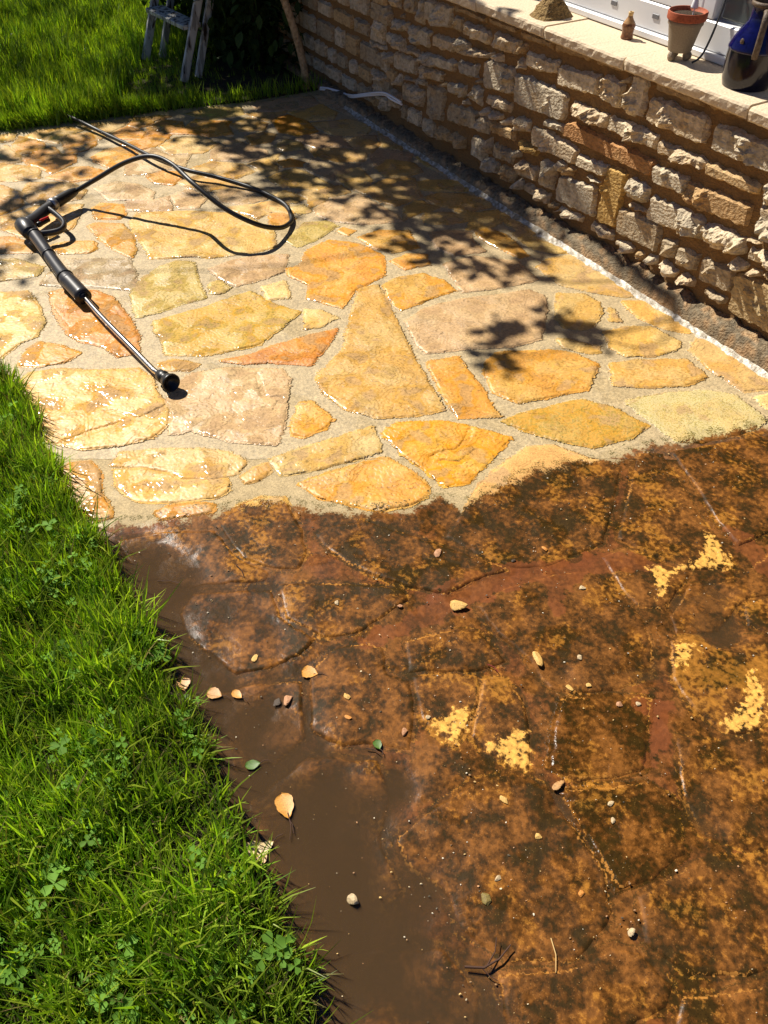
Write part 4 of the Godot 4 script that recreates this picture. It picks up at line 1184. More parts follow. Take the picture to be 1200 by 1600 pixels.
func build_wall() -> void:
	wall = base("stone_house_wall", WALL_AT)
	wall.basis = Basis(Vector3(0.50596, 0, 0.86256), Vector3.UP, Vector3(-0.86256, 0, 0.50596))
	tag(wall, "rubble stone house wall with rock-faced blocks in ochre mortar below the window", "wall")
	# mortar bed: an uneven sheet with thickness behind it
	var nz := noise_of(FastNoiseLite.TYPE_SIMPLEX_SMOOTH, 14.0, 4, 9)
	var v := PackedVector3Array()
	var ix := PackedInt32Array()
	var nx := 300
	var ny := 44
	for j in ny + 1:
		for i in nx + 1:
			var s := -3.2 + 5.6 * i / nx
			var t := -0.02 + 0.645 * j / ny
			v.append(Vector3(s, t, -0.042 + 0.012 * nz.get_noise_2d(s, t) + 0.005 * nz.get_noise_2d(s * 3.0, t * 3.0)))
	for j in ny:
		for i in nx:
			var a := j * (nx + 1) + i
			ix.append_array([a, a + nx + 1, a + 1, a + 1, a + nx + 1, a + nx + 2])
	put("mortar", make_mesh(v, ix), M.wall_mortar, wall)
	put("wall_core", bevel_box(Vector3(-3.2, -0.3, -0.5), Vector3(2.4, 0.60, -0.05)), M.wall_mortar, wall)
	var k := 0
	for w in WALL_STONES:
		k += 1
		var q := v2s(w[1])
		var deep := 0.040
		if w[0] == "k": deep = 0.007
		elif w[0] == "b" or w[0] == "h": deep = 0.024
		var mid := (q[0] + q[1] + q[2] + q[3]) / 4.0
		for i in 4: q[i] = mid + (q[i] - mid) * 1.03
		put("stone", rock_face(q, deep, STONE[w[0]], 100 + k), M.rock, wall).position.z = -0.028
	# the shaded far end: coursed the same way, laid out by rule
	var kinds := ["c", "g", "b", "p", "a", "b", "g"]
	var t := 0.05
	while t < 0.56:
		var hh := rng.randf_range(0.065, 0.10)
		var s := -3.1
		while s < -0.78 - 0.2 * sin(t * 40.0) * 0.2:
			var ww := rng.randf_range(0.08, 0.19)
			var q := PackedVector2Array([Vector2(s, t + hh), Vector2(s + ww, t + hh), Vector2(s + ww, t), Vector2(s, t)])
			k += 1
			if s + ww < -0.74:
				put("stone", rock_face(q, 0.022, STONE[kinds[k % 7]], 300 + k, 0.012), M.rock, wall).position.z = -0.028
			s += ww + 0.014
		t += hh + 0.014
	# beyond the right edge of the picture
	t = 0.10
	while t < 0.56:
		var hh := rng.randf_range(0.07, 0.10)
		var s := 1.56
		while s < 2.2:
			var ww := rng.randf_range(0.10, 0.2)
			k += 1
			put("stone", rock_face(PackedVector2Array([Vector2(s, t + hh), Vector2(s + ww, t + hh), Vector2(s + ww, t), Vector2(s, t)]), 0.028, STONE[kinds[k % 7]], 300 + k, 0.012), M.rock, wall).position.z = -0.028
			s += ww + 0.014
		t += hh + 0.014
	# concrete kerb at the foot, broken along its top, with a cove in front mottled from grey-brown to near white
	v = PackedVector3Array()
	ix = PackedInt32Array()
	var cs := PackedColorArray()
	var cols := 260
	var prof := [[0.030, -0.02], [0.026, 0.012], [0.016, 0.030], [0.006, 0.040], [-0.006, 0.043], [-0.04, 0.046]]
	for i in cols + 1:
		var s := -3.0 + 5.3 * i / cols
		var lift := 0.018 * nz.get_noise_1d(s * 0.9) + 0.011 * nz.get_noise_1d(s * 4.0 + 50.0)
		var rise := lerpf(0.6, 1.25, smoothstep(-0.4, 1.3, s))
		for p in prof:
			var y: float = p[1]
			var z: float = p[0] + 0.004 * nz.get_noise_2d(s * 2.0, y * 60.0) + 0.002 * nz.get_noise_2d(s * 8.0, y * 120.0)
			if y > 0.02: y = y * rise + lift
			v.append(Vector3(s, y, z))
			var m := smoothstep(-0.05, 0.12, nz.get_noise_2d(s * 1.2 + 5.0, y * 6.0))
			var cc := Color(0.26, 0.205, 0.13).lerp(Color(0.48, 0.32, 0.175), m)
			if y > 0.025 and nz.get_noise_2d(s * 3.0, y * 20.0) > 0.02: cc = Color(0.20, 0.165, 0.11)
			cs.append(cc)
	var pn := prof.size()
	for i in cols:
		for j in pn - 1:
			var a := i * pn + j
			ix.append_array([a, a + 1, a + pn, a + pn, a + 1, a + pn + 1])
	put("concrete_foot", make_mesh(v, ix, cs), M.concrete, wall)
	v = PackedVector3Array()
	ix = PackedInt32Array()
	cs = PackedColorArray()
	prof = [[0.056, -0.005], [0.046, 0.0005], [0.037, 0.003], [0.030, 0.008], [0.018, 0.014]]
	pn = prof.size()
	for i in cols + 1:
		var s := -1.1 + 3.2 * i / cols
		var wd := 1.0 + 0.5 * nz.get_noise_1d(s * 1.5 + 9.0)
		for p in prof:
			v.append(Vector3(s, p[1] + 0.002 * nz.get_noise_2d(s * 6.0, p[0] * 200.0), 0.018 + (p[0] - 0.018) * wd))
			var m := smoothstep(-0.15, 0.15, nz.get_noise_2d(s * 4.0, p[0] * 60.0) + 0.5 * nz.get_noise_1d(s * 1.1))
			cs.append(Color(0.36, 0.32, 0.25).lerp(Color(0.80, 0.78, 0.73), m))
	for i in cols:
		for j in pn - 1:
			var a := i * pn + j
			ix.append_array([a, a + 1, a + pn, a + pn, a + 1, a + pn + 1])
	put("pale_cove", make_mesh(v, ix, cs), M.lime, wall)
	# sill slabs
	var cuts := [-0.62, -0.11, 0.288, 0.678, 1.166, 1.62, 2.1]
	for i in cuts.size() - 1:
		var up := [0.0, 0.003, 0.0, 0.002, -0.001, 0.001][i] as float
		put("sill_slab", slab(Vector3(cuts[i] + 0.003, 0.608 + up, -0.27), Vector3(cuts[i + 1] - 0.003, 0.645 + up, 0.002), 60 + i), M.sill, wall)
	# the wall beside and above the window
	put("upper_wall", bevel_box(Vector3(-3.2, 0.601, -0.5), Vector3(-0.625, 2.7, -0.022)), M.wall_mortar, wall)
	put("upper_wall", bevel_box(Vector3(2.105, 0.601, -0.5), Vector3(2.4, 2.7, -0.022)), M.wall_mortar, wall)
	put("lintel", bevel_box(Vector3(-0.624, 2.0, -0.5), Vector3(2.104, 2.7, -0.024)), M.wall_mortar, wall)
	# the window
	var win := Node3D.new()
	win.name = "window"
	wall.add_child(win)
	put("bottom_rail", bevel_box(Vector3(-0.62, 0.648, -0.25), Vector3(2.1, 0.668, -0.190), 0.003), M.frame, win)
	put("frame", bevel_box(Vector3(-0.62, 0.669, -0.255), Vector3(2.1, 0.745, -0.205), 0.004), M.frame, win)
	for s in [0.372, 0.565, 1.30]:
		put("drain_slot", bevel_box(Vector3(s, 0.704, -0.2055), Vector3(s + 0.028, 0.718, -0.2025), 0.001), M.slot, win)
	put("mullion", bevel_box(Vector3(0.752, 0.746, -0.252), Vector3(0.80, 2.0, -0.207), 0.004), M.frame, win)
	put("jamb", bevel_box(Vector3(-0.62, 0.746, -0.253), Vector3(-0.56, 2.0, -0.206), 0.004), M.frame, win)
	put("jamb", bevel_box(Vector3(2.04, 0.746, -0.253), Vector3(2.1, 2.0, -0.206), 0.004), M.frame, win)
	put("casement_rail", bevel_box(Vector3(-0.559, 0.746, -0.25), Vector3(0.751, 0.82, -0.208), 0.004), M.frame, win)
	put("glass", bevel_box(Vector3(-0.559, 0.821, -0.234), Vector3(0.751, 1.99, -0.228), 0.0005), M.glass, win)
	put("glass", bevel_box(Vector3(0.801, 0.746, -0.234), Vector3(2.039, 1.99, -0.228), 0.0005), M.glass, win)
	# the room behind the glass
	put("room_back", bevel_box(Vector3(-0.9, 0.2, -2.2), Vector3(2.4, 2.7, -2.15)), M.room, wall)
	put("room_side", bevel_box(Vector3(-0.95, 0.2, -2.2), Vector3(-0.9, 2.7, -0.5)), M.room, wall)
	put("room_side", bevel_box(Vector3(2.35, 0.2, -2.149), Vector3(2.4, 2.7, -0.501)), M.room, wall)
	put("room_floor", bevel_box(Vector3(-0.9, 0.15, -2.149), Vector3(2.35, 0.2, -0.501)), M.room, wall)
	put("room_ceiling", bevel_box(Vector3(-3.2, 2.701, -3.0), Vector3(2.4, 2.8, 0.15)), M.room, wall)

func slab(lo: Vector3, hi: Vector3, seed_: int) -> ArrayMesh:
	# a cut stone slab with a hand-dressed uneven front edge
	var nz := noise_of(FastNoiseLite.TYPE_SIMPLEX_SMOOTH, 20.0, 3, seed_)
	var v := PackedVector3Array()
	var ix := PackedInt32Array()
	var n := 36
	var prof := [[lo.z, hi.y], [-0.12, hi.y], [hi.z - 0.010, hi.y], [hi.z - 0.004, hi.y - 0.002], [hi.z, hi.y - 0.008], [hi.z - 0.001, (lo.y + hi.y) / 2], [hi.z - 0.003, lo.y + 0.006], [hi.z - 0.009, lo.y], [lo.z, lo.y]]
	var pn := prof.size()
	for i in n + 1:
		var s := lerpf(lo.x, hi.x, float(i) / n)
		for j in pn:
			var z: float = prof[j][0]
			var y: float = prof[j][1]
			if j >= 2 and j <= 7:
				z += 0.003 * nz.get_noise_2d(s, y * 3.0)
				y += 0.0018 * nz.get_noise_2d(s * 1.5 + 9.0, z)
			if i == 0 or i == n:
				if j >= 2 and j <= 6: z -= 0.004
			v.append(Vector3(s, y, z))
	for i in n:
		for j in pn - 1:
			var a := i * pn + j
			ix.append_array([a, a + pn, a + 1, a + pn, a + pn + 1, a + 1])
	for e in [0, n]:
		v.append(Vector3(lerpf(lo.x, hi.x, float(e) / n), (lo.y + hi.y) / 2, (lo.z + hi.z) / 2))
		var c := v.size() - 1
		for j in pn - 1:
			tri_up(v, ix, c, e * pn + j, e * pn + j + 1, Vector3(-1 if e == 0 else 1, 0, 0))
	return make_mesh(v, ix, PackedColorArray(), PackedVector2Array(), false)

func on_sill(s: float, out: float) -> Vector3:
	return WALL_AT + Vector3(0.50596, 0, 0.86256) * s + Vector3(-0.86256, 0, 0.50596) * out + Vector3(0, 0.6455, 0)

# ---------------------------------------------------------------- things on the sill
func build_sill_things() -> void:
	var pot := base("flower_pot", on_sill(0.773, -0.127))
	pot.scale = Vector3.ONE * 0.78
	tag(pot, "grey clay flower pot on small feet with a terracotta rim, on the sill", "flower pot")
	put("pot_body", lathe([[0.0, 0.032], [0.040, 0.032], [0.044, 0.034], [0.052, 0.075], [0.061, 0.118], [0.066, 0.125], [0.066, 0.137], [0.061, 0.138], [0.059, 0.12], [0.0, 0.115]], 32), M.clay_grey, pot)
	for i in 3:
		var a := TAU * i / 3.0 + 0.5
		put("foot", lump(Vector3(0.018, 0.019, 0.018), 20 + i, 5, 0.1, 12, 8), M.clay_grey, pot).position = Vector3(cos(a) * 0.034, 0.0175, sin(a) * 0.034)
	put("terracotta_rim", lathe([[0.0, 0.128], [0.052, 0.128], [0.054, 0.136], [0.066, 0.1385], [0.072, 0.140], [0.0735, 0.143], [0.0735, 0.166], [0.071, 0.168], [0.067, 0.167], [0.064, 0.150], [0.0, 0.148]], 36), M.terracotta, pot)
	put("soil", lathe([[0.0, 0.153], [0.03, 0.156], [0.064, 0.1535]], 20, 0.03), M.soil, pot)
	var orn := base("white_ornament", on_sill(0.785, -0.135) + Vector3(0, 0.119, 0))
	orn.scale = Vector3.ONE * 0.85
	tag(orn, "white plastic bird ornament on a stick in the flower pot", "ornament")
	put("stick", tube(PackedVector3Array([Vector3(0, 0, 0), Vector3(0.003, 0.03, 0)]), [0.002], 6), M.white_plastic, orn)
	put("body", lathe([[0.0, 0.022], [0.012, 0.022], [0.013, 0.026], [0.008, 0.05], [0.006, 0.056], [0.009, 0.064], [0.006, 0.072], [0.0, 0.074]], 14), M.white_plastic, orn)
	for e in [-1.0, 1.0]:
		var wing := PackedVector3Array([Vector3(0.004 * e, 0.052, 0), Vector3(0.016 * e, 0.066, 0.003), Vector3(0.024 * e, 0.074, 0.0), Vector3(0.027 * e, 0.066, -0.002)])
		put("wing", tube(curve(wing, 3), [0.003, 0.005, 0.007, 0.006, 0.005, 0.003], 6, 0.4), M.white_plastic, orn)
	var wire := base("wire", on_sill(0.815, -0.15))
	tag(wire, "thin grey cable looping up behind the flower pot", "cable")
	put("strand", tube(curve(PackedVector3Array([Vector3(-0.01, 0.004, 0.02), Vector3(0.012, 0.02, 0.02), Vector3(0.03, 0.06, 0.01), Vector3(0.045, 0.12, 0), Vector3(0.06, 0.2, -0.01), Vector3(0.085, 0.26, -0.02), Vector3(0.12, 0.30, -0.03)]), 4), [0.0032], 7), M.dark_cable, wire)
	var bottle := base("clay_bottle", on_sill(0.527, -0.148))
	bottle.scale = Vector3.ONE * 0.7
	tag(bottle, "small brown glazed clay bottle with a pale neck standing on the sill", "bottle")
	put("body", lathe([[0.0, 0.0], [0.026, 0.0], [0.029, 0.004], [0.027, 0.012], [0.0255, 0.022], [0.0265, 0.034], [0.030, 0.048], [0.0305, 0.056], [0.027, 0.063]], 28), M.brown_glaze, bottle)
	put("shoulder", lathe([[0.027, 0.063], [0.0225, 0.070], [0.016, 0.079], [0.012, 0.086], [0.0105, 0.092]], 28), M.tan_glaze, bottle)
	put("neck", lathe([[0.0105, 0.092], [0.011, 0.098], [0.0125, 0.104], [0.011, 0.108], [0.007, 0.108], [0.006, 0.1]], 24), M.pale_glaze, bottle)
	var jug := base("glazed_jug", on_sill(1.045, -0.117))
	jug.scale = Vector3(0.84, 0.70, 0.84)
	tag(jug, "cobalt blue glazed jug with dark base and strap handle on the sill", "jug")
	put("lower_body", lathe([[0.0, 0.0], [0.068, 0.0], [0.075, 0.004], [0.081, 0.03], [0.084, 0.07], [0.085, 0.11], [0.0845, 0.135]], 44), M.dark_glaze, jug)
	put("upper_body", lathe([[0.0846, 0.135], [0.087, 0.138], [0.0865, 0.144], [0.083, 0.155], [0.076, 0.175], [0.066, 0.195], [0.054, 0.213], [0.046, 0.228], [0.043, 0.245], [0.0425, 0.268], [0.044, 0.280]], 44), M.blue_glaze, jug)
	put("rim", lathe([[0.044, 0.280], [0.049, 0.283], [0.051, 0.290], [0.049, 0.297], [0.044, 0.298], [0.040, 0.292], [0.038, 0.27]], 44), M.stoneware, jug)
	put("mouth", lathe([[0.0, 0.277], [0.039, 0.276]], 24), M.soil, jug)
	var h := Vector2(-0.35, 1.0).normalized()
	var hp := PackedVector3Array()
	for q in [[0.044, 0.272], [0.062, 0.277], [0.078, 0.266], [0.088, 0.24], [0.094, 0.20], [0.096, 0.165], [0.090, 0.138], [0.083, 0.125]]:
		hp.append(Vector3(h.x * q[0], q[1], h.y * q[0]))
	put("handle", tube(curve(hp, 3), [0.0115, 0.011, 0.0105, 0.010], 10, 0.65), M.stoneware, jug)
	put("glaze_chip", lump(Vector3(0.0085, 0.012, 0.003), 91, 6, 0.1, 10, 6), M.stoneware, jug).transform = Transform3D(Basis(Vector3.UP, -0.95), Vector3(-0.0675, 0.172, 0.041))
	var rock := base("pyramid_rock", on_sill(0.20, -0.10))
	rock.scale = Vector3.ONE * 0.85
	tag(rock, "rough tan pyramid shaped stone lying on the sill corner", "rock")
	var g := RandomNumberGenerator.new()
	g.seed = 5
	var nz := noise_of(FastNoiseLite.TYPE_SIMPLEX_SMOOTH, 30.0, 4, 8)
	var v := PackedVector3Array()
	var ix := PackedInt32Array()
	for i in 15:
		for k in 26:
			var a := TAU * k / 26.0
			var sq := 0.085 / maxf(absf(cos(a)), absf(sin(a))) * 0.55 + 0.04
			var t := i / 14.0
			var r := sq * lerpf(1.0, 0.10, pow(t, 0.9)) + 0.008 * nz.get_noise_3d(cos(a) * 0.1, t * 0.12, sin(a) * 0.1)
			if i == 14: r = 0.0
			v.append(Vector3(cos(a) * r, t * 0.105 + 0.006 * nz.get_noise_2d(a * 0.05, t * 0.2) * (1.0 if i > 0 else 0.0), sin(a) * r * 0.8))
	for i in 14:
		for k in 26:
			var a := i * 26 + k
			var b := i * 26 + (k + 1) % 26
			ix.append_array([a, a + 26, b, b, a + 26, b + 26])
	put("stone_body", make_mesh(v, ix, PackedColorArray(), PackedVector2Array(), false), M.tan_rock, rock).rotation.y = 0.5

# ---------------------------------------------------------------- pressure washer gun and hose
func build_washer() -> void:
	var hose := put("pressure_hose", tube(curve(v3s(HOSE), 10), [0.0088], 12), M.rubber)
	tag(hose, "black rubber pressure washer hose looping over the flagstones to the lawn", "hose")
	var bar := curve(v3s(GUN_BARREL), 4)
	var gun := base("pressure_washer_gun")
	tag(gun, "black pressure washer gun with long steel lance lying on the wet flagstones", "spray gun")
	put("barrel", tube(bar, [0.020, 0.026, 0.028, 0.028, 0.027, 0.0255, 0.024, 0.023, 0.0225, 0.0222, 0.022, 0.022, 0.0215, 0.0215, 0.022, 0.0225, 0.023, 0.0235, 0.0245, 0.0255, 0.027, 0.0275, 0.0275, 0.027], 18, 0.95), M.gun_plastic, gun)
	# grip collars standing proud of the barrel
	for i in [6, 12, 19]:
		put("collar", tube(PackedVector3Array([bar[i], bar[i].lerp(bar[i + 1], 0.45)]), [[0.0262, 0.0240, 0.0292][[6, 12, 19].find(i)]], 18, 0.95), M.gun_dark, gun)
	var b := v3s(GUN_BARREL)
	put("nose_cone", tube(PackedVector3Array([bar[22], bar[24], bar[26], bar[28]]), [0.0268, 0.0225, 0.0175, 0.014], 18), M.gun_plastic, gun)
	put("nose_ring", tube(PackedVector3Array([bar[27].lerp(bar[28], 0.3), bar[28] + (bar[28] - bar[27]) * 0.5]), [0.0165, 0.0165], 18), M.gun_dark, gun)
	put("lance", tube(curve(v3s(GUN_LANCE), 5), [0.0085], 16), M.steel, gun)
	var nzl := v3s(GUN_NOZZLE)
	var d := (nzl[2] - nzl[0]).normalized()
	var np := PackedVector3Array()
	var nr := []
	for q in [[-0.012, 0.012], [-0.01, 0.016], [0.004, 0.0168], [0.006, 0.0195], [0.016, 0.0195], [0.018, 0.0165], [0.026, 0.0165], [0.029, 0.020], [0.038, 0.0225], [0.046, 0.0235], [0.049, 0.0275], [0.056, 0.028], [0.056, 0.0245], [0.040, 0.017], [0.034, 0.004]]:
		np.append(nzl[0] + d * q[0])
		nr.append(q[1])
	put("nozzle", lathe_along(nzl[0], d, [[-0.012, 0.012], [-0.01, 0.016], [0.004, 0.0168], [0.006, 0.0195], [0.016, 0.0195], [0.018, 0.0165], [0.026, 0.0165], [0.029, 0.020], [0.038, 0.0225], [0.046, 0.0235], [0.049, 0.0275], [0.056, 0.028], [0.057, 0.0245], [0.042, 0.018], [0.036, 0.003]], 24), M.gun_dark, gun)
	put("head_block", tube(PackedVector3Array([b[0] + Vector3(-0.012, 0, -0.02), b[0] + Vector3(0.0, 0.004, -0.003), b[0] + Vector3(0.02, 0.006, 0.02), b[1] + Vector3(0.01, 0.003, 0.03)]), [0.022, 0.031, 0.033, 0.028], 14, 0.95), M.gun_plastic, gun)
	put("handle", tube(curve(v3s(GUN_HANDLE), 3), [0.030, 0.0285, 0.026, 0.024, 0.023, 0.0225, 0.022, 0.0215, 0.021], 16, 0.9), M.gun_plastic, gun)
	var tail := v3s(GUN_TAIL)
	put("coupling", tube(PackedVector3Array([tail[0], tail[0].lerp(tail[1], 0.5)]), [0.0245, 0.0235], 18), M.alloy, gun)
	put("strain_relief", tube(PackedVector3Array([tail[0].lerp(tail[1], 0.5), tail[1], tail[2], tail[2].lerp(tail[3], 0.5), tail[3]]), [0.0225, 0.0215, 0.020, 0.018, 0.0125], 16), M.rubber, gun)
	put("trigger_guard", tube(curve(v3s(GUN_GUARD), 5), [0.0095], 10, 1.3), M.gun_plastic, gun)
	put("trigger", tube(curve(v3s(GUN_TRIGGER), 4), [0.006, 0.0075, 0.008, 0.0075, 0.006], 8, 1.4), M.gun_dark, gun)
	var tr := v3s(GUN_TRIGGER)
	put("safety_catch", tube(PackedVector3Array([tr[0].lerp(tr[2], 0.35) + Vector3(0, 0.010, 0), tr[2] + Vector3(0, 0.010, 0)]), [0.0055, 0.0045], 8), M.red_plastic, gun)

func lathe_along(at: Vector3, d: Vector3, profile: Array, segs: int) -> ArrayMesh:
	var s := d.cross(Vector3.UP).normalized()
	var u := s.cross(d)
	var v := PackedVector3Array()
	var ix := PackedInt32Array()
	for q in profile:
		for k in segs:
			var a := TAU * k / segs
			v.append(at + d * float(q[0]) + (s * cos(a) + u * sin(a)) * float(q[1]))
	for i in profile.size() - 1:
		for k in segs:
			var a := i * segs + k
			var b := i * segs + (k + 1) % segs
			ix.append_array([a, b, a + segs, b, b + segs, a + segs])
	return make_mesh(v, ix)

# ---------------------------------------------------------------- at the back: ladder, pole, cable
func build_back() -> void:
	var lad := base("step_ladder", Vector3(-1.053, 0, -4.593))
	tag(lad, "old white painted step ladder with flaking rails leaning at the lawn's edge", "ladder")
	var w := Vector3(-0.28, 0, -0.368)            # from the right foot to the left foot
	var wn := w.normalized()
	var lean := Vector3(0.62, 1.9, -0.62)
	var ln := lean.normalized()
	var dp := wn.cross(ln).normalized()
	for e in 2:
		var p := w * float(e) + Vector3(0, 0.01, 0)
		put("front_rail", rail(p, p + lean, wn, dp, 0.021, 0.010), M.ladder, lad)
		var q := w * (0.04 + 0.92 * e) + Vector3(0.075, 0.01, -0.055)
		put("rear_rail", rail(q, w * (0.1 + 0.8 * e) + lean + Vector3(0.01, -0.05, -0.01), wn, dp, 0.019, 0.009), M.ladder, lad)
	var fh := (Vector3(lean.x, 0, lean.z)).normalized()
	for i in 5:
		var t := 0.235 + 0.28 * i
		var c := lean * (t / 1.9) + w * 0.5 + Vector3(0, 0.01, 0)
		var half := w.length() / 2.0 - 0.012
		var tr := put("tread", bevel_box(Vector3(-half, -0.011, -0.052), Vector3(half, 0.011, 0.052), 0.003), M.ladder, lad)
		tr.transform = Transform3D(Basis(wn, Vector3.UP, wn.cross(Vector3.UP)), c)
		for e in [-1.0, 1.0]:
			put("brace", tube(PackedVector3Array([c + wn * (half * 0.8 * e) + Vector3(0, -0.012, 0), c + wn * (half * 0.98 * e) - lean * 0.045]), [0.005], 6), M.ladder, lad)
	var pole := put("bent_pole", tube(curve(PackedVector3Array([Vector3(-0.40, 0.0, -4.50), Vector3(-0.412, 0.12, -4.512), Vector3(-0.455, 0.30, -4.53), Vector3(-0.525, 0.50, -4.56), Vector3(-0.60, 0.75, -4.60), Vector3(-0.66, 1.05, -4.66), Vector3(-0.70, 1.5, -4.75)]), 5), [0.021, 0.020, 0.020, 0.019, 0.019], 9), M.bark_pale)
	tag(pole, "pale bent wooden pole leaning into the dark shrub by the wall", "pole")
	var cab := base("white_cable")
	tag(cab, "twin white electric cable lying along the foot of the wall", "cable")
	for e in 2:
		var p := PackedVector3Array()
		var k := 0
		for q in curve(v3s(CABLE), 5):
			p.append(q + Vector3(0.004 * sin(k * 0.5 + e * 2.5), 0.006 + 0.010 * e, 0.004 * e - 0.004 * cos(k * 0.4)))
			k += 1
		put("strand", tube(p, [0.0048], 7), M.white_plastic, cab)

func rail(a: Vector3, b: Vector3, wn: Vector3, dp: Vector3, broad: float, thin: float) -> ArrayMesh:
	var v := PackedVector3Array()
	var ix := PackedInt32Array()
	var n := 14
	for i in n + 1:
		var c := a.lerp(b, float(i) / n)
		for q in [[-1, -0.8], [-1, 0.8], [-0.8, 1], [0.8, 1], [1, 0.8], [1, -0.8], [0.8, -1], [-0.8, -1]]:
			v.append(c + wn * thin * q[0] + dp * broad * q[1])
	for i in n:
		for k in 8:
			var p := i * 8 + k
			var q := i * 8 + (k + 1) % 8
			var out := (v[p] + v[q]) / 2.0 - a.lerp(b, float(i) / n)
			tri_up(v, ix, p, q, p + 8, out)
			tri_up(v, ix, q, q + 8, p + 8, out)
	for e in [0, n]:
		for k in range(1, 7):
			tri_up(v, ix, e * 8, e * 8 + k, e * 8 + k + 1, (a - b) if e == 0 else (b - a))
	return make_mesh(v, ix, PackedColorArray(), PackedVector2Array(), false)

# ---------------------------------------------------------------- green things
func tuft_mesh(seed_: int, blades: int, tall: float, wide: float, spread: float) -> ArrayMesh:
	var g := RandomNumberGenerator.new()
	g.seed = seed_
	var v := PackedVector3Array()
	var cs := PackedColorArray()
	var ix := PackedInt32Array()
	for i in blades:
		var a := g.randf() * TAU
		var at := Vector3(g.randfn(0, spread), 0, g.randfn(0, spread))
		var lean := g.randf_range(0.05, 0.6)
		var h := tall * g.randf_range(0.55, 1.15)
		var w := wide * g.randf_range(0.6, 1.2)
		var dir := Vector3(cos(a), 0, sin(a))
		var turn := a + PI / 2.0 + g.randf_range(-0.7, 0.7)
		var side := Vector3(cos(turn), 0, sin(turn))
		var k := g.randf_range(0.5, 1.3)
		var c := Color(0.20, 0.40, 0.03).lerp(Color(0.50, 0.66, 0.06), g.randf()) * k
		if g.randf() < 0.05: c = Color(0.30, 0.25, 0.10)
		var droop := g.randf_range(0.0, 0.9)
		var s0 := v.size()
		for j in 4:
			var t := j / 3.0
			var p := at + dir * (h * lean * t * (0.4 + 0.6 * t) * (1.0 + 0.5 * droop * t)) + Vector3.UP * h * (t - 0.35 * droop * lean * t * t)
			var ww: float = w * [1.0, 0.95, 0.7, 0.08][j]
			v.append(p - side * ww * 0.5)
			v.append(p + side * ww * 0.5)
			for q in 2: cs.append(Color(c.r, c.g, c.b))
		for j in 3:
			var b := s0 + j * 2
			ix.append_array([b, b + 1, b + 2, b + 1, b + 3, b + 2])
	return make_mesh(v, ix, cs)

func leaf_mesh(long: float, wide: float, fold: float, color: Color) -> ArrayMesh:
	var v := PackedVector3Array()
	var cs := PackedColorArray()
	var ix := PackedInt32Array()
	var prof := [[0.0, 0.05], [0.25, 0.75], [0.5, 1.0], [0.78, 0.6], [1.0, 0.0]]
	for q in prof:
		for e in [-1.0, 0.0, 1.0]:
			v.append(Vector3(e * wide * 0.5 * q[1], absf(e) * fold * q[1] - 0.12 * long * q[0] * q[0], long * q[0]))
			cs.append(color)
	for i in 4:
		for k in 2:
			var a := i * 3 + k
			ix.append_array([a, a + 3, a + 1, a + 1, a + 3, a + 4])
	return make_mesh(v, ix, cs)

func many(called: String, mesh: Mesh, m: Material, xf: Array, tint: Array, parent: Node = self) -> MultiMeshInstance3D:
	var mm := MultiMesh.new()
	mm.transform_format = MultiMesh.TRANSFORM_3D
	mm.use_colors = true
	mm.mesh = mesh
	mm.instance_count = xf.size()
	for i in xf.size():
		mm.set_instance_transform(i, xf[i])
		mm.set_instance_color(i, tint[i])
	var o := MultiMeshInstance3D.new()
	o.name = called
	o.multimesh = mm
	o.material_override = m
	parent.add_child(o, true)
	return o

func in_frame(p: Vector3, margin: float) -> bool:
	var d := p - Vector3(0, EYE, 0)
	var fw := (-d.y - d.z) * 0.70711
	if fw < 0.05: return false
	var f := 1.0 / tan(deg_to_rad(32.5))
	return absf(d.x / fw * f) < 0.75 + margin and absf((d.y - d.z) * 0.70711 / fw * f) < 1.0 + margin

func prism(poly: PackedVector2Array, top: float, bottom: float) -> ArrayMesh:
	var v := PackedVector3Array()
	var ix := PackedInt32Array()
	var n := poly.size()
	for p in poly: v.append(Vector3(p.x, top, p.y))
	for p in poly: v.append(Vector3(p.x, bottom, p.y))
	var t := Geometry2D.triangulate_polygon(poly)
	for i in range(0, t.size(), 3): tri_up(v, ix, t[i], t[i + 1], t[i + 2])
	var mid := Vector3.ZERO
	for i in n: mid += v[i] / n
	for i in n:
		var j := (i + 1) % n
		var out := Vector3(poly[j].y - poly[i].y, 0, poly[i].x - poly[j].x)
		if Geometry2D.is_polygon_clockwise(poly): out = -out
		tri_up(v, ix, i, j, i + n, out)
		tri_up(v, ix, j, j + n, i + n, out)
	return make_mesh(v, ix, PackedColorArray(), PackedVector2Array(), false)

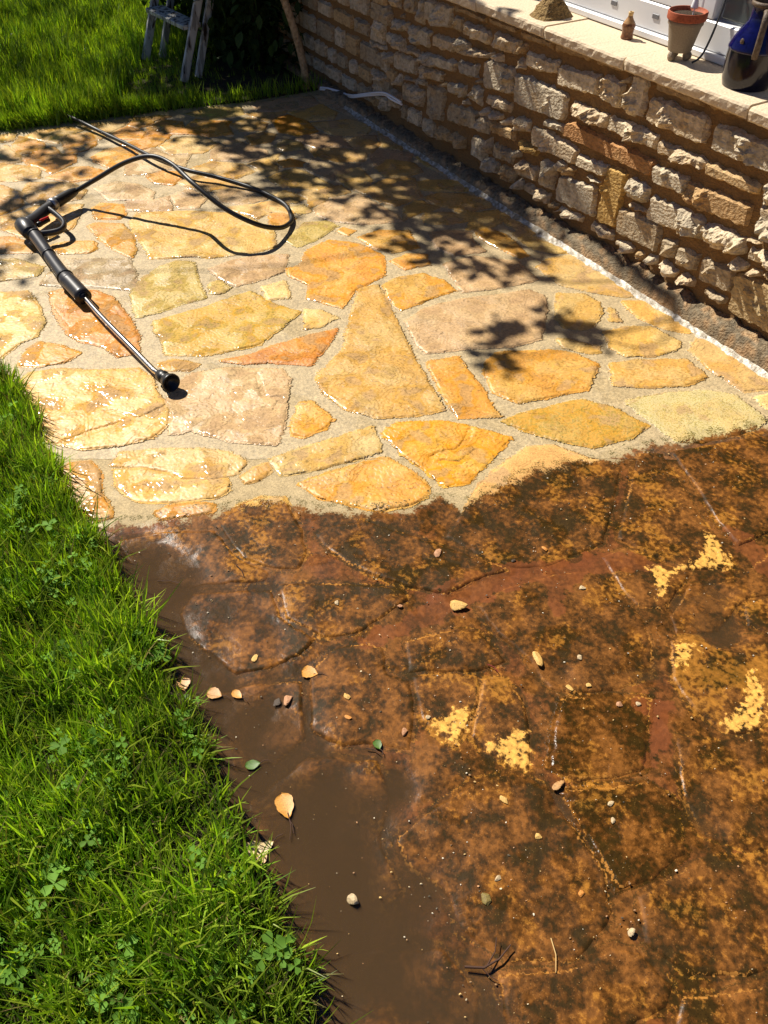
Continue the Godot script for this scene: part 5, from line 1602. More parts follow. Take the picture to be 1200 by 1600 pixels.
func build_lawn() -> void:
	var ground := put("ground", PlaneMesh.new(), M.earth)
	(ground.mesh as PlaneMesh).size = Vector2(240, 240)
	ground.position.y = -0.1
	tag(ground, "", "", "", "structure")
	var near_poly := v2s(LAWN_EDGE)
	near_poly.append_array([Vector2(-0.05, 0.6), Vector2(-0.05, 4), Vector2(-9, 4), Vector2(-9, -2.2)])
	var back_poly := v2s(BACK_EDGE)
	back_poly.append_array([Vector2(-0.2, -5.2), Vector2(0.6, -20), Vector2(-20, -30), Vector2(-20, -2.19), Vector2(-3.4, -2.19)])
	var lawn := base("lawn")
	tag(lawn, "", "", "", "structure")
	put("turf", prism(near_poly, 0.006, -0.09), M.earth, lawn)
	put("turf", prism(back_poly, 0.006, -0.09), M.earth, lawn)
	var nz := noise_of(FastNoiseLite.TYPE_SIMPLEX_SMOOTH, 5.0, 2, 3)
	var tufts := [tuft_mesh(1, 9, 0.066, 0.0028, 0.009), tuft_mesh(2, 8, 0.088, 0.0030, 0.010), tuft_mesh(3, 10, 0.050, 0.0027, 0.010)]
	var xs := [[], [], []]
	var ts := [[], [], []]
	var clx := []
	var clt := []
	for i in 30000:
		var p := Vector2(rng.randf_range(-1.75, 0.02), rng.randf_range(-2.75, 0.05))
		var q := Vector3(p.x, 0.0, p.y)
		if not in_frame(q, 0.12) or not Geometry2D.is_point_in_polygon(p, near_poly): continue
		var e := nz.get_noise_2dv(p)
		var d := seg_dist(p, near_poly)
		var b := Basis(Vector3.UP, rng.randf() * TAU)
		b = Basis(Vector3(rng.randfn(0, 0.25), 0, rng.randfn(0, 0.25)).normalized(), rng.randf_range(0, 0.35)) * b
		if d < 0.03: b = Basis(Vector3(0, 0, 1), -rng.randf_range(-0.1, 0.55)) * b
		var s := (1.05 + 0.45 * e + 0.3 * nz.get_noise_2dv(p * 2.6 + Vector2(5, 50))) * rng.randf_range(0.7, 1.25)
		var k := 0.85 + 0.35 * nz.get_noise_2dv(p * 0.6 + Vector2(30, 0)) + rng.randf_range(-0.12, 0.12)
		var w := i % 3
		xs[w].append(Transform3D(b.scaled(Vector3.ONE * s), q))
		ts[w].append(Color(k * rng.randf_range(0.9, 1.15), k, k * 0.95))
		if nz.get_noise_2dv(p * 0.9 + Vector2(80, 3)) > 0.12 and rng.randf() < 0.34:
			var lb := Basis(Vector3.UP, rng.randf() * TAU) * Basis(Vector3.RIGHT, rng.randf_range(-0.7, 0.4))
			clx.append(Transform3D(lb.scaled(Vector3.ONE * (rng.randf_range(0.6, 1.3) if rng.randf() < 0.85 else rng.randf_range(1.4, 2.0))), q + Vector3(rng.randfn(0, 0.01), rng.randf_range(0.03, 0.07), rng.randfn(0, 0.01))))
			clt.append(Color(1, 1, 1) * rng.randf_range(0.75, 1.3))
	for w in 3:
		tag(many("grass", tufts[w], M.grass, xs[w], ts[w], lawn), "", "", "", "stuff")
	tag(many("clover", clover_mesh(), M.clover, clx, clt, lawn), "", "", "", "stuff")
	var far_t := [tuft_mesh(11, 7, 0.095, 0.0055, 0.016), tuft_mesh(12, 7, 0.12, 0.006, 0.018)]
	xs = [[], []]
	ts = [[], []]
	for i in 34000:
		var p := Vector2(rng.randf_range(-4.2, 0.3), -4.05 - pow(rng.randf(), 1.35) * 5.5)
		var q := Vector3(p.x, 0.0, p.y)
		if not in_frame(q, 0.10) or not Geometry2D.is_point_in_polygon(p, back_poly): continue
		var e := nz.get_noise_2dv(p * 0.5)
		if p.x > -0.95 and rng.randf() < 0.9: continue
		var b := Basis(Vector3(rng.randfn(0, 1), 0, rng.randfn(0, 1)).normalized(), rng.randf_range(0, 0.35)) * Basis(Vector3.UP, rng.randf() * TAU)
		var k := 0.9 + 0.3 * nz.get_noise_2dv(p * 0.3 + Vector2(30, 0)) + rng.randf_range(-0.12, 0.12)
		if p.x > -1.35 and p.y > -5.0: e = -1.3
		xs[i % 2].append(Transform3D(b.scaled(Vector3.ONE * (1.0 + 0.45 * e) * rng.randf_range(0.7, 1.2)), q))
		ts[i % 2].append(Color(k * rng.randf_range(0.95, 1.2), k, k * 0.9))
	var back_line := v2s(BACK_EDGE)
	for i in 900:
		var at := rng.randf() * (back_line.size() - 2.001) + 0.0
		var p := back_line[int(at)].lerp(back_line[int(at) + 1], at - int(at))
		if p.x > -1.15 and rng.randf() < 0.75: continue
		var b := Basis(Vector3.RIGHT, rng.randf_range(0.0, 0.75)) * Basis(Vector3.UP, rng.randf() * TAU)
		xs[i % 2].append(Transform3D(b.scaled(Vector3.ONE * rng.randf_range(0.5, 1.0)), Vector3(p.x, 0.0, p.y - rng.randf_range(0.0, 0.03))))
		ts[i % 2].append(Color(1, 1, 0.9) * rng.randf_range(0.7, 1.0))
	for w in 2:
		tag(many("long_grass", far_t[w], M.grass, xs[w], ts[w], lawn), "", "", "", "stuff")

func clover_mesh() -> ArrayMesh:
	var v := PackedVector3Array()
	var cs := PackedColorArray()
	var ix := PackedInt32Array()
	var c := Color(0.15, 0.30, 0.04)
	for i in 3:
		var a := TAU * i / 3.0
		var d := Vector3(cos(a), 0, sin(a))
		var s := Vector3(-sin(a), 0, cos(a))
		var o := v.size()
		for q in [[0.0, 0.0, 0.0], [0.006, -0.0045, 0.0012], [0.0105, -0.0035, 0.001], [0.0098, 0.0, -0.0005], [0.0105, 0.0035, 0.001], [0.006, 0.0045, 0.0012]]:
			v.append(d * q[0] + s * q[1] + Vector3.UP * q[2])
			cs.append(c)
		ix.append_array([o, o + 3, o + 1, o + 1, o + 3, o + 2, o, o + 5, o + 3, o + 5, o + 4, o + 3])
	var st := v.size()
	for q in [Vector3(-0.0006, 0, 0), Vector3(0.0006, 0, 0), Vector3(0.001, -0.04, 0.006)]:
		v.append(q)
		cs.append(c)
	ix.append_array([st, st + 1, st + 2])
	return make_mesh(v, ix, cs)

func build_shrub_and_tree() -> void:
	var h := SUN_TO.normalized()
	var cot := 1.0 / tan(deg_to_rad(SUN_HIGH))
	# --- the dense shrub in the corner
	var spots := [[Vector3(-0.66, 0, -5.0), 0.50, 1.7], [Vector3(-1.0, 0, -5.65), 0.55, 1.7], [Vector3(-0.16, 0, -4.98), 0.40, 1.6]]
	var names := ["dense dark green shrub behind the bent pole in the corner", "dark leafy shrub standing behind the step ladder", "dark shrub squeezed between the pole and the stone wall"]
	for i in 3:
		var s := base("garden_shrub", spots[i][0])
		tag(s, names[i], "shrub", "shrubs in the shaded corner")
		var rad: float = spots[i][1]
		var high: float = spots[i][2]
		var xf := []
		var tn := []
		for k in 3:
			var a := TAU * k / 3.0 + i
			put("stem", tube(PackedVector3Array([Vector3(cos(a) * 0.04, -0.05, sin(a) * 0.04), Vector3(cos(a) * 0.1, high * 0.4, sin(a) * 0.1), Vector3(cos(a) * rad * 0.5, high * 0.85, sin(a) * rad * 0.5)]), [0.022, 0.016, 0.006], 7), M.bark, s)
		for k in 9000:
			var d := Vector3(rng.randfn(0, 1), rng.randfn(0, 1), rng.randfn(0, 1)).normalized()
			var r := pow(rng.randf(), 0.5)
			var p := Vector3(d.x * rad * r, high * 0.5 + d.y * high * 0.52 * r, d.z * rad * r)
			if p.y < 0.5 and rng.randf() < 0.5: p = Vector3(d.x * rad * 0.9, rng.randf_range(0.02, 0.5), d.z * rad * 0.9)
			if p.y < 0.02: p.y = 0.02
			var b := Basis(Vector3.UP, rng.randf() * TAU) * Basis(Vector3.RIGHT, rng.randf_range(-0.3, 1.3))
			xf.append(Transform3D(b.scaled(Vector3.ONE * rng.randf_range(0.7, 1.4)), p))
			tn.append(Color(1, 1, 1) * rng.randf_range(0.6, 1.2))
		tag(many("foliage", leaf_mesh(0.062, 0.034, 0.006, Color(0.055, 0.10, 0.025)), M.leaf, xf, tn, s), "", "", "", "stuff")
	# --- the tree whose branches shade the patio
	var tree := base("garden_tree", Vector3(-2.9, 0, -9.4))
	tag(tree, "leafy garden tree behind the lawn whose boughs dapple the patio", "tree")
	var o := tree.position
	var fork := Vector3(0.25, 2.3, 0.3)
	put("trunk", tube(PackedVector3Array([Vector3(0, -0.1, 0), Vector3(0.04, 0.7, 0.02), Vector3(0.1, 1.5, 0.1), fork]), [0.17, 0.14, 0.12, 0.10], 12), M.bark, tree)
	var xf := []
	var tn := []
	var bough := curve(PackedVector3Array([fork, Vector3(0.5, 2.9, 1.2), Vector3(0.9, 3.3, 2.4), Vector3(1.5, 3.3, 3.6), Vector3(1.75, 3.1, 4.6), Vector3(2.1, 2.9, 5.3)]), 6)
	put("bough", tube(bough, [0.06, 0.055, 0.05, 0.045, 0.04, 0.036, 0.034, 0.032, 0.03, 0.028, 0.026, 0.024, 0.022, 0.02], 8), M.bark, tree)
	for t in TWIGS:
		var hh: float = t[0]
		var pts := PackedVector3Array()
		for p in v2s(t[3]):
			var g := p + h * hh * cot
			pts.append(Vector3(g.x, hh + rng.randf_range(-0.1, 0.1), g.y) - o)
		var c := curve(pts, 5)
		var near := bough[0]
		for q in bough:
			if q.distance_to(pts[0]) < near.distance_to(pts[0]): near = q
		var limb := PackedVector3Array([near, near.lerp(pts[0], 0.5) + Vector3(rng.randf_range(-0.2, 0.2), 0.15, rng.randf_range(-0.2, 0.2))])
		limb.append_array(pts)
		put("limb", tube(curve(limb, 4), [0.008, 0.007, 0.006, 0.005, 0.005, 0.004, 0.004, 0.003], 6), M.bark, tree)
		var len_ := 0.0
		for i in c.size() - 1: len_ += c[i].distance_to(c[i + 1])
		var count := int(len_ * 175.0 * float(t[2]) / 6.0)
		for k in count:
			var at := rng.randf() * (c.size() - 1.001)
			var p := c[int(at)].lerp(c[int(at) + 1], at - int(at))
			var g := float(t[1])
			p += Vector3(rng.randfn(0, g), rng.randfn(0, g), rng.randfn(0, g))
			var b := Basis(Vector3.UP, rng.randf() * TAU) * Basis(Vector3.RIGHT, rng.randf_range(-0.5, 0.8))
			xf.append(Transform3D(b.scaled(Vector3.ONE * rng.randf_range(0.7, 1.3)), p))
			tn.append(Color(1, 1, 1) * rng.randf_range(0.8, 1.2))
	var to_sun := Vector3(h.x * cos(deg_to_rad(SUN_HIGH)), sin(deg_to_rad(SUN_HIGH)), h.y * cos(deg_to_rad(SUN_HIGH)))
	for k in 1900:
		var s := rng.randf_range(-2.2, -0.35)
		if s > -0.9 and rng.randf() < (s + 0.9) / 0.55: continue
		var p := WALL_AT + Vector3(0.50596, 0, 0.86256) * s + Vector3(0, rng.randf_range(0.0, 0.85), 0) + to_sun * rng.randf_range(2.6, 3.6) - o
		var b := Basis(Vector3.UP, rng.randf() * TAU) * Basis(Vector3.RIGHT, rng.randf_range(-0.5, 0.8))
		xf.append(Transform3D(b.scaled(Vector3.ONE * rng.randf_range(0.8, 1.4)), p))
		tn.append(Color(1, 1, 1) * rng.randf_range(0.8, 1.2))
	for k in 2600:
		var p := Vector3(rng.randf_range(-1.5, 0.05), rng.randf_range(0.0, 1.0), rng.randf_range(-5.5, -4.5)) + to_sun * rng.randf_range(2.8, 3.8) - o
		var b := Basis(Vector3.UP, rng.randf() * TAU) * Basis(Vector3.RIGHT, rng.randf_range(-0.5, 0.8))
		xf.append(Transform3D(b.scaled(Vector3.ONE * rng.randf_range(0.8, 1.4)), p))
		tn.append(Color(1, 1, 1) * rng.randf_range(0.8, 1.2))
	# the crown round the fork and towards the lawn, which dapples the grass
	for k in 20:
		var ctr := Vector3(rng.randf_range(-3.0, -0.9), 0, rng.randf_range(-6.8, -4.35)) + to_sun * rng.randf_range(4.2, 5.6) - o
		for i in 70:
			var p := ctr + Vector3(rng.randfn(0, 0.22), rng.randfn(0, 0.16), rng.randfn(0, 0.22))
			var b := Basis(Vector3.UP, rng.randf() * TAU) * Basis(Vector3.RIGHT, rng.randf_range(-0.5, 0.8))
			xf.append(Transform3D(b.scaled(Vector3.ONE * rng.randf_range(0.8, 1.5)), p))
			tn.append(Color(1, 1, 1) * rng.randf_range(0.8, 1.2))
		if k % 3 == 0:
			put("limb", tube(PackedVector3Array([fork, fork.lerp(ctr, 0.5) + Vector3(0, 0.2, 0), ctr]), [0.05, 0.03, 0.01], 6), M.bark, tree)
	tag(many("crown", leaf_mesh(0.068, 0.042, 0.005, Color(0.06, 0.12, 0.025)), M.leaf, xf, tn, tree), "", "", "", "stuff")

# ---------------------------------------------------------------- what lies on the mud
func fallen_leaf(long: float, wide: float, seed_: int) -> ArrayMesh:
	var g := RandomNumberGenerator.new()
	g.seed = seed_
	var v := PackedVector3Array()
	var ix := PackedInt32Array()
	var n := 9
	var c1 := g.randf_range(-0.2, 0.3)
	for i in n + 1:
		var t := float(i) / n
		var w := wide * 0.5 * pow(sin(PI * pow(t, 0.72)), 0.8) * (1.0 + 0.10 * g.randf_range(-1, 1))
		for e in [-1.0, -0.5, 0.0, 0.5, 1.0]:
			v.append(Vector3(e * w, absf(e) * absf(e) * wide * 0.05 + c1 * long * (t - 0.5) * (t - 0.5) * 0.5 + 0.001, (t - 0.5) * long))
	for i in n:
		for k in 4:
			var a := i * 5 + k
			tri_up(v, ix, a, a + 1, a + 5)
			tri_up(v, ix, a + 1, a + 6, a + 5)
	return make_mesh(v, ix)

func lie(x: float, z: float) -> Vector3:
	return Vector3(x, maxf(ground_y(x, z) + 0.0015, WATER + 0.0008), z)

func build_grit() -> void:
	# crumbs of stone, too many to count, washed over the muddy half
	var dirt := v2s(DIRT_EDGE)
	var near := v2s(LAWN_EDGE)
	var gz := noise_of(FastNoiseLite.TYPE_SIMPLEX_SMOOTH, 7.0, 3, 71)
	var tones := [Color(0.55, 0.36, 0.13), Color(0.62, 0.50, 0.30), Color(0.30, 0.17, 0.07), Color(0.10, 0.08, 0.05), Color(0.45, 0.24, 0.11), Color(0.70, 0.62, 0.46)]
	var xf := []
	var tn := []
	for i in 5200:
		var p := Vector2(rng.randf_range(-0.7, 1.15), rng.randf_range(-1.85, -0.2))
		if p.y < along(dirt, p.x) + 0.02 or gz.get_noise_2dv(p) < rng.randf_range(-0.35, 0.45): continue
		if p.x < -0.05 and rng.randf() < 0.5: continue
		var s := 0.0009 + 0.0022 * pow(rng.randf(), 3.0)
		var b := Basis(Vector3(rng.randfn(0, 1), rng.randfn(0, 1), rng.randfn(0, 1)).normalized(), rng.randf() * TAU)
		xf.append(Transform3D(b.scaled(Vector3(1.2, 0.7, 1.0) * s), lie(p.x, p.y) + Vector3(0, s * 0.2, 0)))
		tn.append(tones[i % 6] * rng.randf_range(0.7, 1.2))
	tag(many("grit", lump(Vector3.ONE, 900, 13, 0.1, 7, 5), M.grit, xf, tn), "scattered crumbs of ochre and dark stone on the mud", "grit", "", "stuff")

func build_litter() -> void:
	var leaves := [
		[-0.179, -0.653, 0.052, 0.034, 0.35, "leaf_gold", "large pointed golden leaf floating on the brown puddle"],
		[-0.153, -0.937, 0.036, 0.030, 1.3, "leaf_gold", "round golden leaf at the corner of the sunken flagstone"],
		[-0.342, -0.887, 0.034, 0.026, 1.2, "leaf_tan", "tan leaf in the puddle, left of a smaller one"],
		[-0.296, -0.885, 0.027, 0.018, 0.9, "leaf_gold", "small golden leaf right of the tan leaf in the puddle"],
		[-0.408, -0.909, 0.032, 0.027, 0.3, "leaf_tan", "tan leaf caught at the grass edge of the puddle"],
		[-0.226, -0.569, 0.042, 0.030, 0.7, "leaf_pale", "pale dry leaf tangled in grass at the puddle's edge"],
		[-0.208, -0.578, 0.036, 0.022, 2.2, "leaf_pale", "second pale dry leaf crossing the one in the grass edge"],
		[-0.213, -0.556, 0.030, 0.018, -0.5, "leaf_tan", "small curled leaf below the pale leaves at the grass edge"],
		[-0.012, -0.773, 0.022, 0.017, 0.4, "leaf_green", "small green leaf on the muddy stone"],
		[-0.395, -0.875, 0.028, 0.022, 2.0, "leaf_green", "green leaf floating beside the grass edge"],
		[-0.247, -0.733, 0.030, 0.020, 1.8, "leaf_green", "green weed leaf hanging over the puddle"]]
	var k := 0
	for a in leaves:
		k += 1
		var o := base("fallen_leaf", lie(a[0], a[1]), a[4])
		tag(o, a[6], "leaf", "leaves on the mud")
		put("blade", fallen_leaf(a[2], a[3], k), M[a[5]], o)
		put("stalk", tube(PackedVector3Array([Vector3(0, 0.002, a[2] * 0.48), Vector3(0.003, 0.003, a[2] * 0.75), Vector3(0.001, 0.002, a[2] * 1.05)]), [0.0008], 5), M.twig, o)
	var chips := [
		[0.167, -1.108, 0.012, 0.008, 0.021, "chip_yellow", "tall yellow stone chip near the red mud streak"],
		[0.318, -0.973, 0.010, 0.008, 0.022, "chip_yellow", "long yellow stone chip on the brown slab beside a dark pool"],
		[0.125, -1.264, 0.013, 0.006, 0.010, "chip_pink", "flat pinkish stone chip near the washed edge"],
		[0.379, -1.278, 0.007, 0.005, 0.011, "chip_orange", "small orange stone chip on the dark half-washed flagstone"],
		[-0.076, -0.878, 0.012, 0.005, 0.006, "chip_yellow", "oval yellow chip on the reddish flagstone"],
		[-0.271, -0.971, 0.010, 0.004, 0.008, "chip_yellow", "pale yellow chip above the tan leaf in shallow mud"],
		[-0.193, -0.872, 0.012, 0.007, 0.014, "chip_pink", "greyish stone chip standing in the puddle"],
		[-0.213, -0.87, 0.011, 0.004, 0.007, "chip_dark", "dark stone chip beside the greyish chip in the puddle"],
		[-0.052, -0.491, 0.012, 0.010, 0.011, "chip_pale", "white pebble alone in the deep brown puddle"],
		[0.408, -0.972, 0.006, 0.004, 0.006, "chip_pale", "tiny white pebble on the brown slab"],
		[0.376, -0.9, 0.009, 0.004, 0.006, "chip_yellow", "yellow chip at the edge of the dark pool"],
		[-0.105, -1.118, 0.008, 0.006, 0.006, "chip_pale", "small white chip on the olive flagstone"],
		[0.035, -1.108, 0.006, 0.005, 0.006, "chip_pink", "tiny chip near the corner of the olive flagstone"],
		[0.30, -1.24, 0.005, 0.004, 0.005, "chip_dark", "dark speck of stone near the red mud"],
		[0.446, -1.16, 0.007, 0.005, 0.006, "chip_pale", "white chip in the red mud"],
		[0.22, -0.66, 0.011, 0.006, 0.007, "chip_yellow", "yellow chip on the sloping muddy slab"],
		[0.17, -0.49, 0.010, 0.006, 0.012, "chip_olive", "olive chip in the hollow of the muddy slab"],
		[0.193, -0.524, 0.004, 0.004, 0.008, "chip_pale", "slender white chip on the muddy slab"],
		[0.32, -0.69, 0.016, 0.005, 0.007, "chip_tan", "long tan splinter beside the dark pool"],
		[0.41, -0.655, 0.006, 0.005, 0.006, "chip_pale", "white pebble below the dark rough flagstone"],
		[0.41, -0.625, 0.005, 0.004, 0.005, "chip_pale", "smaller white pebble below the other white pebble"],
		[0.27, -0.595, 0.006, 0.004, 0.006, "chip_yellow", "yellow chip on the slab's worn edge"],
		[0.47, -0.86, 0.007, 0.005, 0.007, "chip_pink", "pinkish pebble on the clay joint"],
		[0.415, -0.905, 0.008, 0.004, 0.006, "chip_yellow", "flat yellow chip between the two pools"],
		[0.04, -0.80, 0.008, 0.006, 0.006, "chip_pink", "small reddish chip beside the yellow flagstone"],
		[-0.07, -0.83, 0.007, 0.005, 0.006, "chip_orange", "orange grit lump on the reddish flagstone"],
		[0.085, -0.83, 0.006, 0.005, 0.006, "chip_pale", "white chip lying on the yellow washed patch"],
		[0.40, -0.44, 0.007, 0.006, 0.006, "chip_pale", "white crumbled pebble at the lower right slab"],
		[0.33, -0.50, 0.006, 0.004, 0.005, "chip_orange", "orange chip in the lower muddy slab"],
		[0.505, -0.86, 0.005, 0.004, 0.005, "chip_pale", "white speck of stone near the yellow slab's lower rim"]]
	for a in chips:
		k += 1
		var o := base("stone_chip", lie(a[0], a[1]) + Vector3(0, a[3] * 0.3, 0), k * 1.7)
		tag(o, a[6], "stone chip", "stone chips on the mud")
		put("piece", lump(Vector3(a[2], a[3] * 0.5, a[4]) * 1.35, 500 + k, 13, 0.05, 16, 10), M[a[5]], o)
	var t := base("twig", lie(0.172, -0.398) + Vector3(0, 0.004, 0))
	tag(t, "dark forked twig at the lower edge of the puddle", "twig")
	put("stem", tube(PackedVector3Array([Vector3(-0.045, 0, 0.01), Vector3(-0.015, 0.003, 0.012), Vector3(0.01, 0.005, 0.0), Vector3(0.03, 0.008, -0.02)]), [0.0022, 0.002, 0.0016, 0.001], 6), M.twig, t)
	put("fork", tube(PackedVector3Array([Vector3(-0.012, 0.003, 0.012), Vector3(0.004, 0.006, -0.01), Vector3(0.008, 0.01, -0.03)]), [0.0014, 0.001, 0.0007], 5), M.twig, t)
	put("fork", tube(PackedVector3Array([Vector3(-0.02, 0.003, 0.011), Vector3(-0.008, 0.0, 0.022), Vector3(0.006, 0.0, 0.03)]), [0.001, 0.0008, 0.0006], 5), M.twig, t)
	var straws := [[-0.168, -0.615, 0.05, 0.2, "thin brown stalk trailing below the golden leaf in the puddle", "twig"], [0.27, -0.405, 0.05, 0.05, "straight straw lying on the lower muddy slab", "straw"], [-0.02, -0.76, 0.03, 1.2, "short curled stalk near the green leaf", "twig"], [0.225, -0.945, 0.028, 0.9, "dark red stalk near the yellow flagstones", "twig_red"], [-0.33, -1.21, 0.045, 0.6, "dark grass stem on the wet brown stone near the lawn", "twig"], [-0.49, -1.18, 0.05, 1.5, "bent stem near the grass at the muddy edge", "twig"]]
	for a in straws:
		var o := base("dry_stalk", lie(a[0], a[1]) + Vector3(0, 0.002, 0), a[3])
		tag(o, a[4], "stalk", "stalks on the mud")
		put("stem", tube(PackedVector3Array([Vector3(0, 0, -a[2] * 0.5), Vector3(0.003, 0.001, 0), Vector3(-0.002, 0, a[2] * 0.5)]), [0.0011, 0.0010, 0.0007], 5), M[a[5]], o)

# ---------------------------------------------------------------- materials
func build_materials() -> void:
	var speck := tex_noise(512, 0.02, 5, 4, [[0.0, Color(0.62, 0.58, 0.52)], [0.35, Color(0.84, 0.82, 0.79)], [0.6, Color(0.97, 0.95, 0.92)], [1.0, Color(1, 1, 1)]])
	var fine := height_tex(512, 0.03, 5, 12)
	var coarse := tex_noise(512, 0.012, 5, 21, [[0.0, Color(0.58, 0.52, 0.44)], [0.4, Color(0.85, 0.81, 0.74)], [0.6, Color(0.98, 0.96, 0.92)], [1.0, Color(1, 1, 1)]])
	var mild := tex_noise(512, 0.03, 5, 44, [[0.0, Color(0.84, 0.81, 0.77)], [0.45, Color(0.95, 0.94, 0.92)], [1.0, Color(1, 1, 1)]])
	var flakes := tex_noise(512, 0.014, 4, 33, [[0.0, Color(0.16, 0.11, 0.07)], [0.34, Color(0.20, 0.14, 0.09)], [0.38, Color(0.80, 0.80, 0.77)], [1.0, Color(0.95, 0.95, 0.93)]])
	M.mortar = grainy(mat(Color(0.70, 0.62, 0.47), 0.85), 3.0, speck, fine, 0.2)
	M.wall_mortar = grainy(mat(Color(0.55, 0.42, 0.25), 0.92), 6.0, mild, fine, 0.5)
	M.rock = grainy(mat(Color.WHITE, 0.88), 5.0, speck, fine, 0.55)
	M.rock.vertex_color_use_as_albedo = true
	M.concrete = grainy(mat(Color.WHITE, 0.85), 7.0, coarse, fine, 0.6)
	M.concrete.vertex_color_use_as_albedo = true
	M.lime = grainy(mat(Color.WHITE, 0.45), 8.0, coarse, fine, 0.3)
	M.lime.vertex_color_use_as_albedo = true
	M.sill = grainy(mat(Color(0.86, 0.79, 0.68), 0.85), 7.0, mild, fine, 0.12)
	M.frame = mat(Color(0.88, 0.88, 0.88), 0.35)
	M.slot = mat(Color(0.45, 0.45, 0.46), 0.5)
	M.glass = mat(Color(0.9, 0.95, 0.93, 0.08), 0.02)
	M.glass.transparency = BaseMaterial3D.TRANSPARENCY_ALPHA
	M.room = mat(Color(0.30, 0.27, 0.23), 0.9)
	M.water = mat(Color(0.10, 0.08, 0.05, 0.01), 0.03)
	M.water.metallic_specular = 0.35
	M.water.transparency = BaseMaterial3D.TRANSPARENCY_ALPHA
	M.silt = mat(Color(0.345, 0.265, 0.17, 0.19), 1.0)
	M.silt.transparency = BaseMaterial3D.TRANSPARENCY_ALPHA
	M.silt.specular_mode = BaseMaterial3D.SPECULAR_DISABLED
	M.clay_grey = grainy(mat(Color(0.56, 0.50, 0.42), 0.85), 12.0, mild, fine, 0.1)
	M.terracotta = grainy(mat(Color(0.68, 0.34, 0.20), 0.75), 12.0, speck)
	M.soil = grainy(mat(Color(0.30, 0.24, 0.18), 1.0), 20.0, coarse, fine, 0.4)
	M.white_plastic = mat(Color(0.90, 0.90, 0.90), 0.4)
	M.dark_cable = mat(Color(0.22, 0.22, 0.22), 0.5)
	M.brown_glaze = grainy(mat(Color(0.50, 0.33, 0.20), 0.25), 14.0, coarse)
	M.tan_glaze = grainy(mat(Color(0.68, 0.53, 0.36), 0.3), 14.0, coarse)
	M.pale_glaze = mat(Color(0.78, 0.64, 0.40), 0.3)
	M.dark_glaze = grainy(mat(Color(0.045, 0.043, 0.13), 0.15), 10.0, speck)
	M.blue_glaze = grainy(mat(Color(0.055, 0.065, 0.30), 0.12), 10.0, speck)
	M.stoneware = grainy(mat(Color(0.42, 0.36, 0.30), 0.6), 14.0, coarse, fine, 0.1)
	M.tan_rock = grainy(mat(Color(0.60, 0.50, 0.32), 0.95), 9.0, coarse, fine, 0.8)
	M.rubber = grainy(mat(Color(0.075, 0.075, 0.08), 0.45), 10.0, speck)
	M.gun_plastic = grainy(mat(Color(0.17, 0.17, 0.185), 0.38), 10.0, speck)
	M.gun_dark = mat(Color(0.07, 0.07, 0.075), 0.4)
	M.steel = mat(Color(0.78, 0.76, 0.74), 0.22, 1.0)
	M.alloy = mat(Color(0.62, 0.62, 0.62), 0.4, 0.8)
	M.red_plastic = mat(Color(0.72, 0.06, 0.06), 0.35)
	M.ladder = grainy(mat(Color(0.90, 0.90, 0.89), 0.45), 1.0, flakes, fine, 0.1)
	M.ladder.uv1_scale = Vector3(4.0, 0.7, 4.0)
	M.bark_pale = grainy(mat(Color(0.74, 0.64, 0.50), 0.9), 6.0, coarse, fine, 0.4)
	M.bark = grainy(mat(Color(0.28, 0.21, 0.15), 0.95), 5.0, coarse, fine, 0.6)
	M.earth = grainy(mat(Color(0.22, 0.20, 0.10), 1.0), 4.0, coarse, fine, 0.8)
	M.grit = mat(Color.WHITE, 0.6)
	M.grit.vertex_color_use_as_albedo = true
	M.twig = mat(Color(0.26, 0.16, 0.10), 0.8)
	M.twig_red = mat(Color(0.45, 0.08, 0.10), 0.7)
	M.straw = mat(Color(0.75, 0.62, 0.40), 0.8)
	M.grass = mat(Color.WHITE, 0.4)
	M.clover = mat(Color.WHITE, 0.55)
	M.leaf = mat(Color.WHITE, 0.65)
	M.clover.metallic_specular = 0.2
	M.leaf.metallic_specular = 0.3
	for k in ["grass", "clover", "leaf"]:
		M[k].vertex_color_use_as_albedo = true
		M[k].backlight_enabled = true
		M[k].backlight = Color(0.95, 1.0, 0.55) * 0.9
	for q in [["leaf_gold", Color(0.84, 0.60, 0.24)], ["leaf_tan", Color(0.78, 0.58, 0.33)], ["leaf_pale", Color(0.84, 0.74, 0.54)], ["leaf_green", Color(0.30, 0.44, 0.12)]]:
		M[q[0]] = grainy(mat(q[1], 0.5), 30.0, speck)
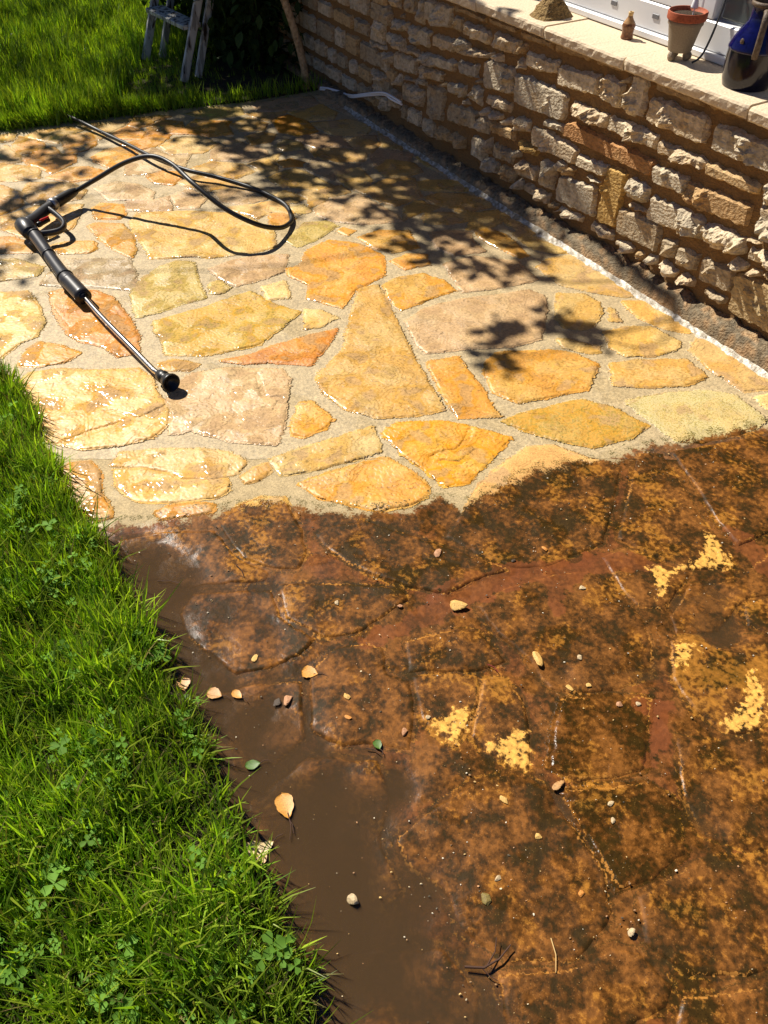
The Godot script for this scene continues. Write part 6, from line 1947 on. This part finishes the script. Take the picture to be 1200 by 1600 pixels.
	for q in [["chip_yellow", Color(0.84, 0.68, 0.38)], ["chip_pink", Color(0.74, 0.55, 0.40)], ["chip_orange", Color(0.82, 0.55, 0.24)], ["chip_dark", Color(0.28, 0.22, 0.16)], ["chip_pale", Color(0.76, 0.68, 0.54)], ["chip_olive", Color(0.50, 0.44, 0.22)], ["chip_tan", Color(0.76, 0.58, 0.36)]]:
		M[q[0]] = grainy(mat(q[1], 0.7), 25.0, speck)

func _ready() -> void:
	# camera
	var cam := Camera3D.new()
	cam.name = "camera"
	add_child(cam)
	cam.position = Vector3(0, EYE, 0)
	cam.rotation_degrees = Vector3(-45, 0, 0)
	cam.fov = 65.0
	cam.near = 0.02
	cam.far = 400.0
	cam.current = true
	# sky
	var sky := ProceduralSkyMaterial.new()
	sky.sky_top_color = Color(0.22, 0.34, 0.56)
	sky.sky_horizon_color = Color(0.74, 0.78, 0.82)
	sky.sky_curve = 0.15
	sky.ground_bottom_color = Color(0.16, 0.18, 0.10)
	sky.ground_horizon_color = Color(0.40, 0.45, 0.38)
	var env := Environment.new()
	env.background_mode = Environment.BG_SKY
	env.sky = Sky.new()
	env.sky.sky_material = sky
	env.tonemap_mode = Environment.TONE_MAPPER_LINEAR
	env.tonemap_exposure = 1.55
	env.background_energy_multiplier = 0.5
	env.sdfgi_enabled = true
	env.ssao_enabled = true
	env.ssil_enabled = true
	var we := WorldEnvironment.new()
	we.name = "environment"
	we.environment = env
	add_child(we)
	# sun
	var sun := DirectionalLight3D.new()
	sun.name = "sun"
	var up := sin(deg_to_rad(SUN_HIGH))
	var flat := SUN_TO.normalized() * cos(deg_to_rad(SUN_HIGH))
	add_child(sun)
	sun.look_at_from_position(Vector3(flat.x, up, flat.y) * 20.0, Vector3.ZERO)
	sun.light_energy = 1.6
	sun.light_angular_distance = 0.5
	sun.light_color = Color(1.0, 0.97, 0.92)
	sun.shadow_enabled = true
	# the place
	rng.seed = 20
	relief = noise_of(FastNoiseLite.TYPE_SIMPLEX_SMOOTH, 7.0, 3, 14)
	relief2 = noise_of(FastNoiseLite.TYPE_SIMPLEX_SMOOTH, 38.0, 3, 15)
	build_materials()
	build_patio()
	print("patio ", Time.get_ticks_msec())
	build_water()
	build_lawn()
	build_wall()
	print("wall ", Time.get_ticks_msec())
	build_shrub_and_tree()
	build_back()
	build_washer()
	build_sill_things()
	build_litter()
	build_grit()
	print("done ", Time.get_ticks_msec())
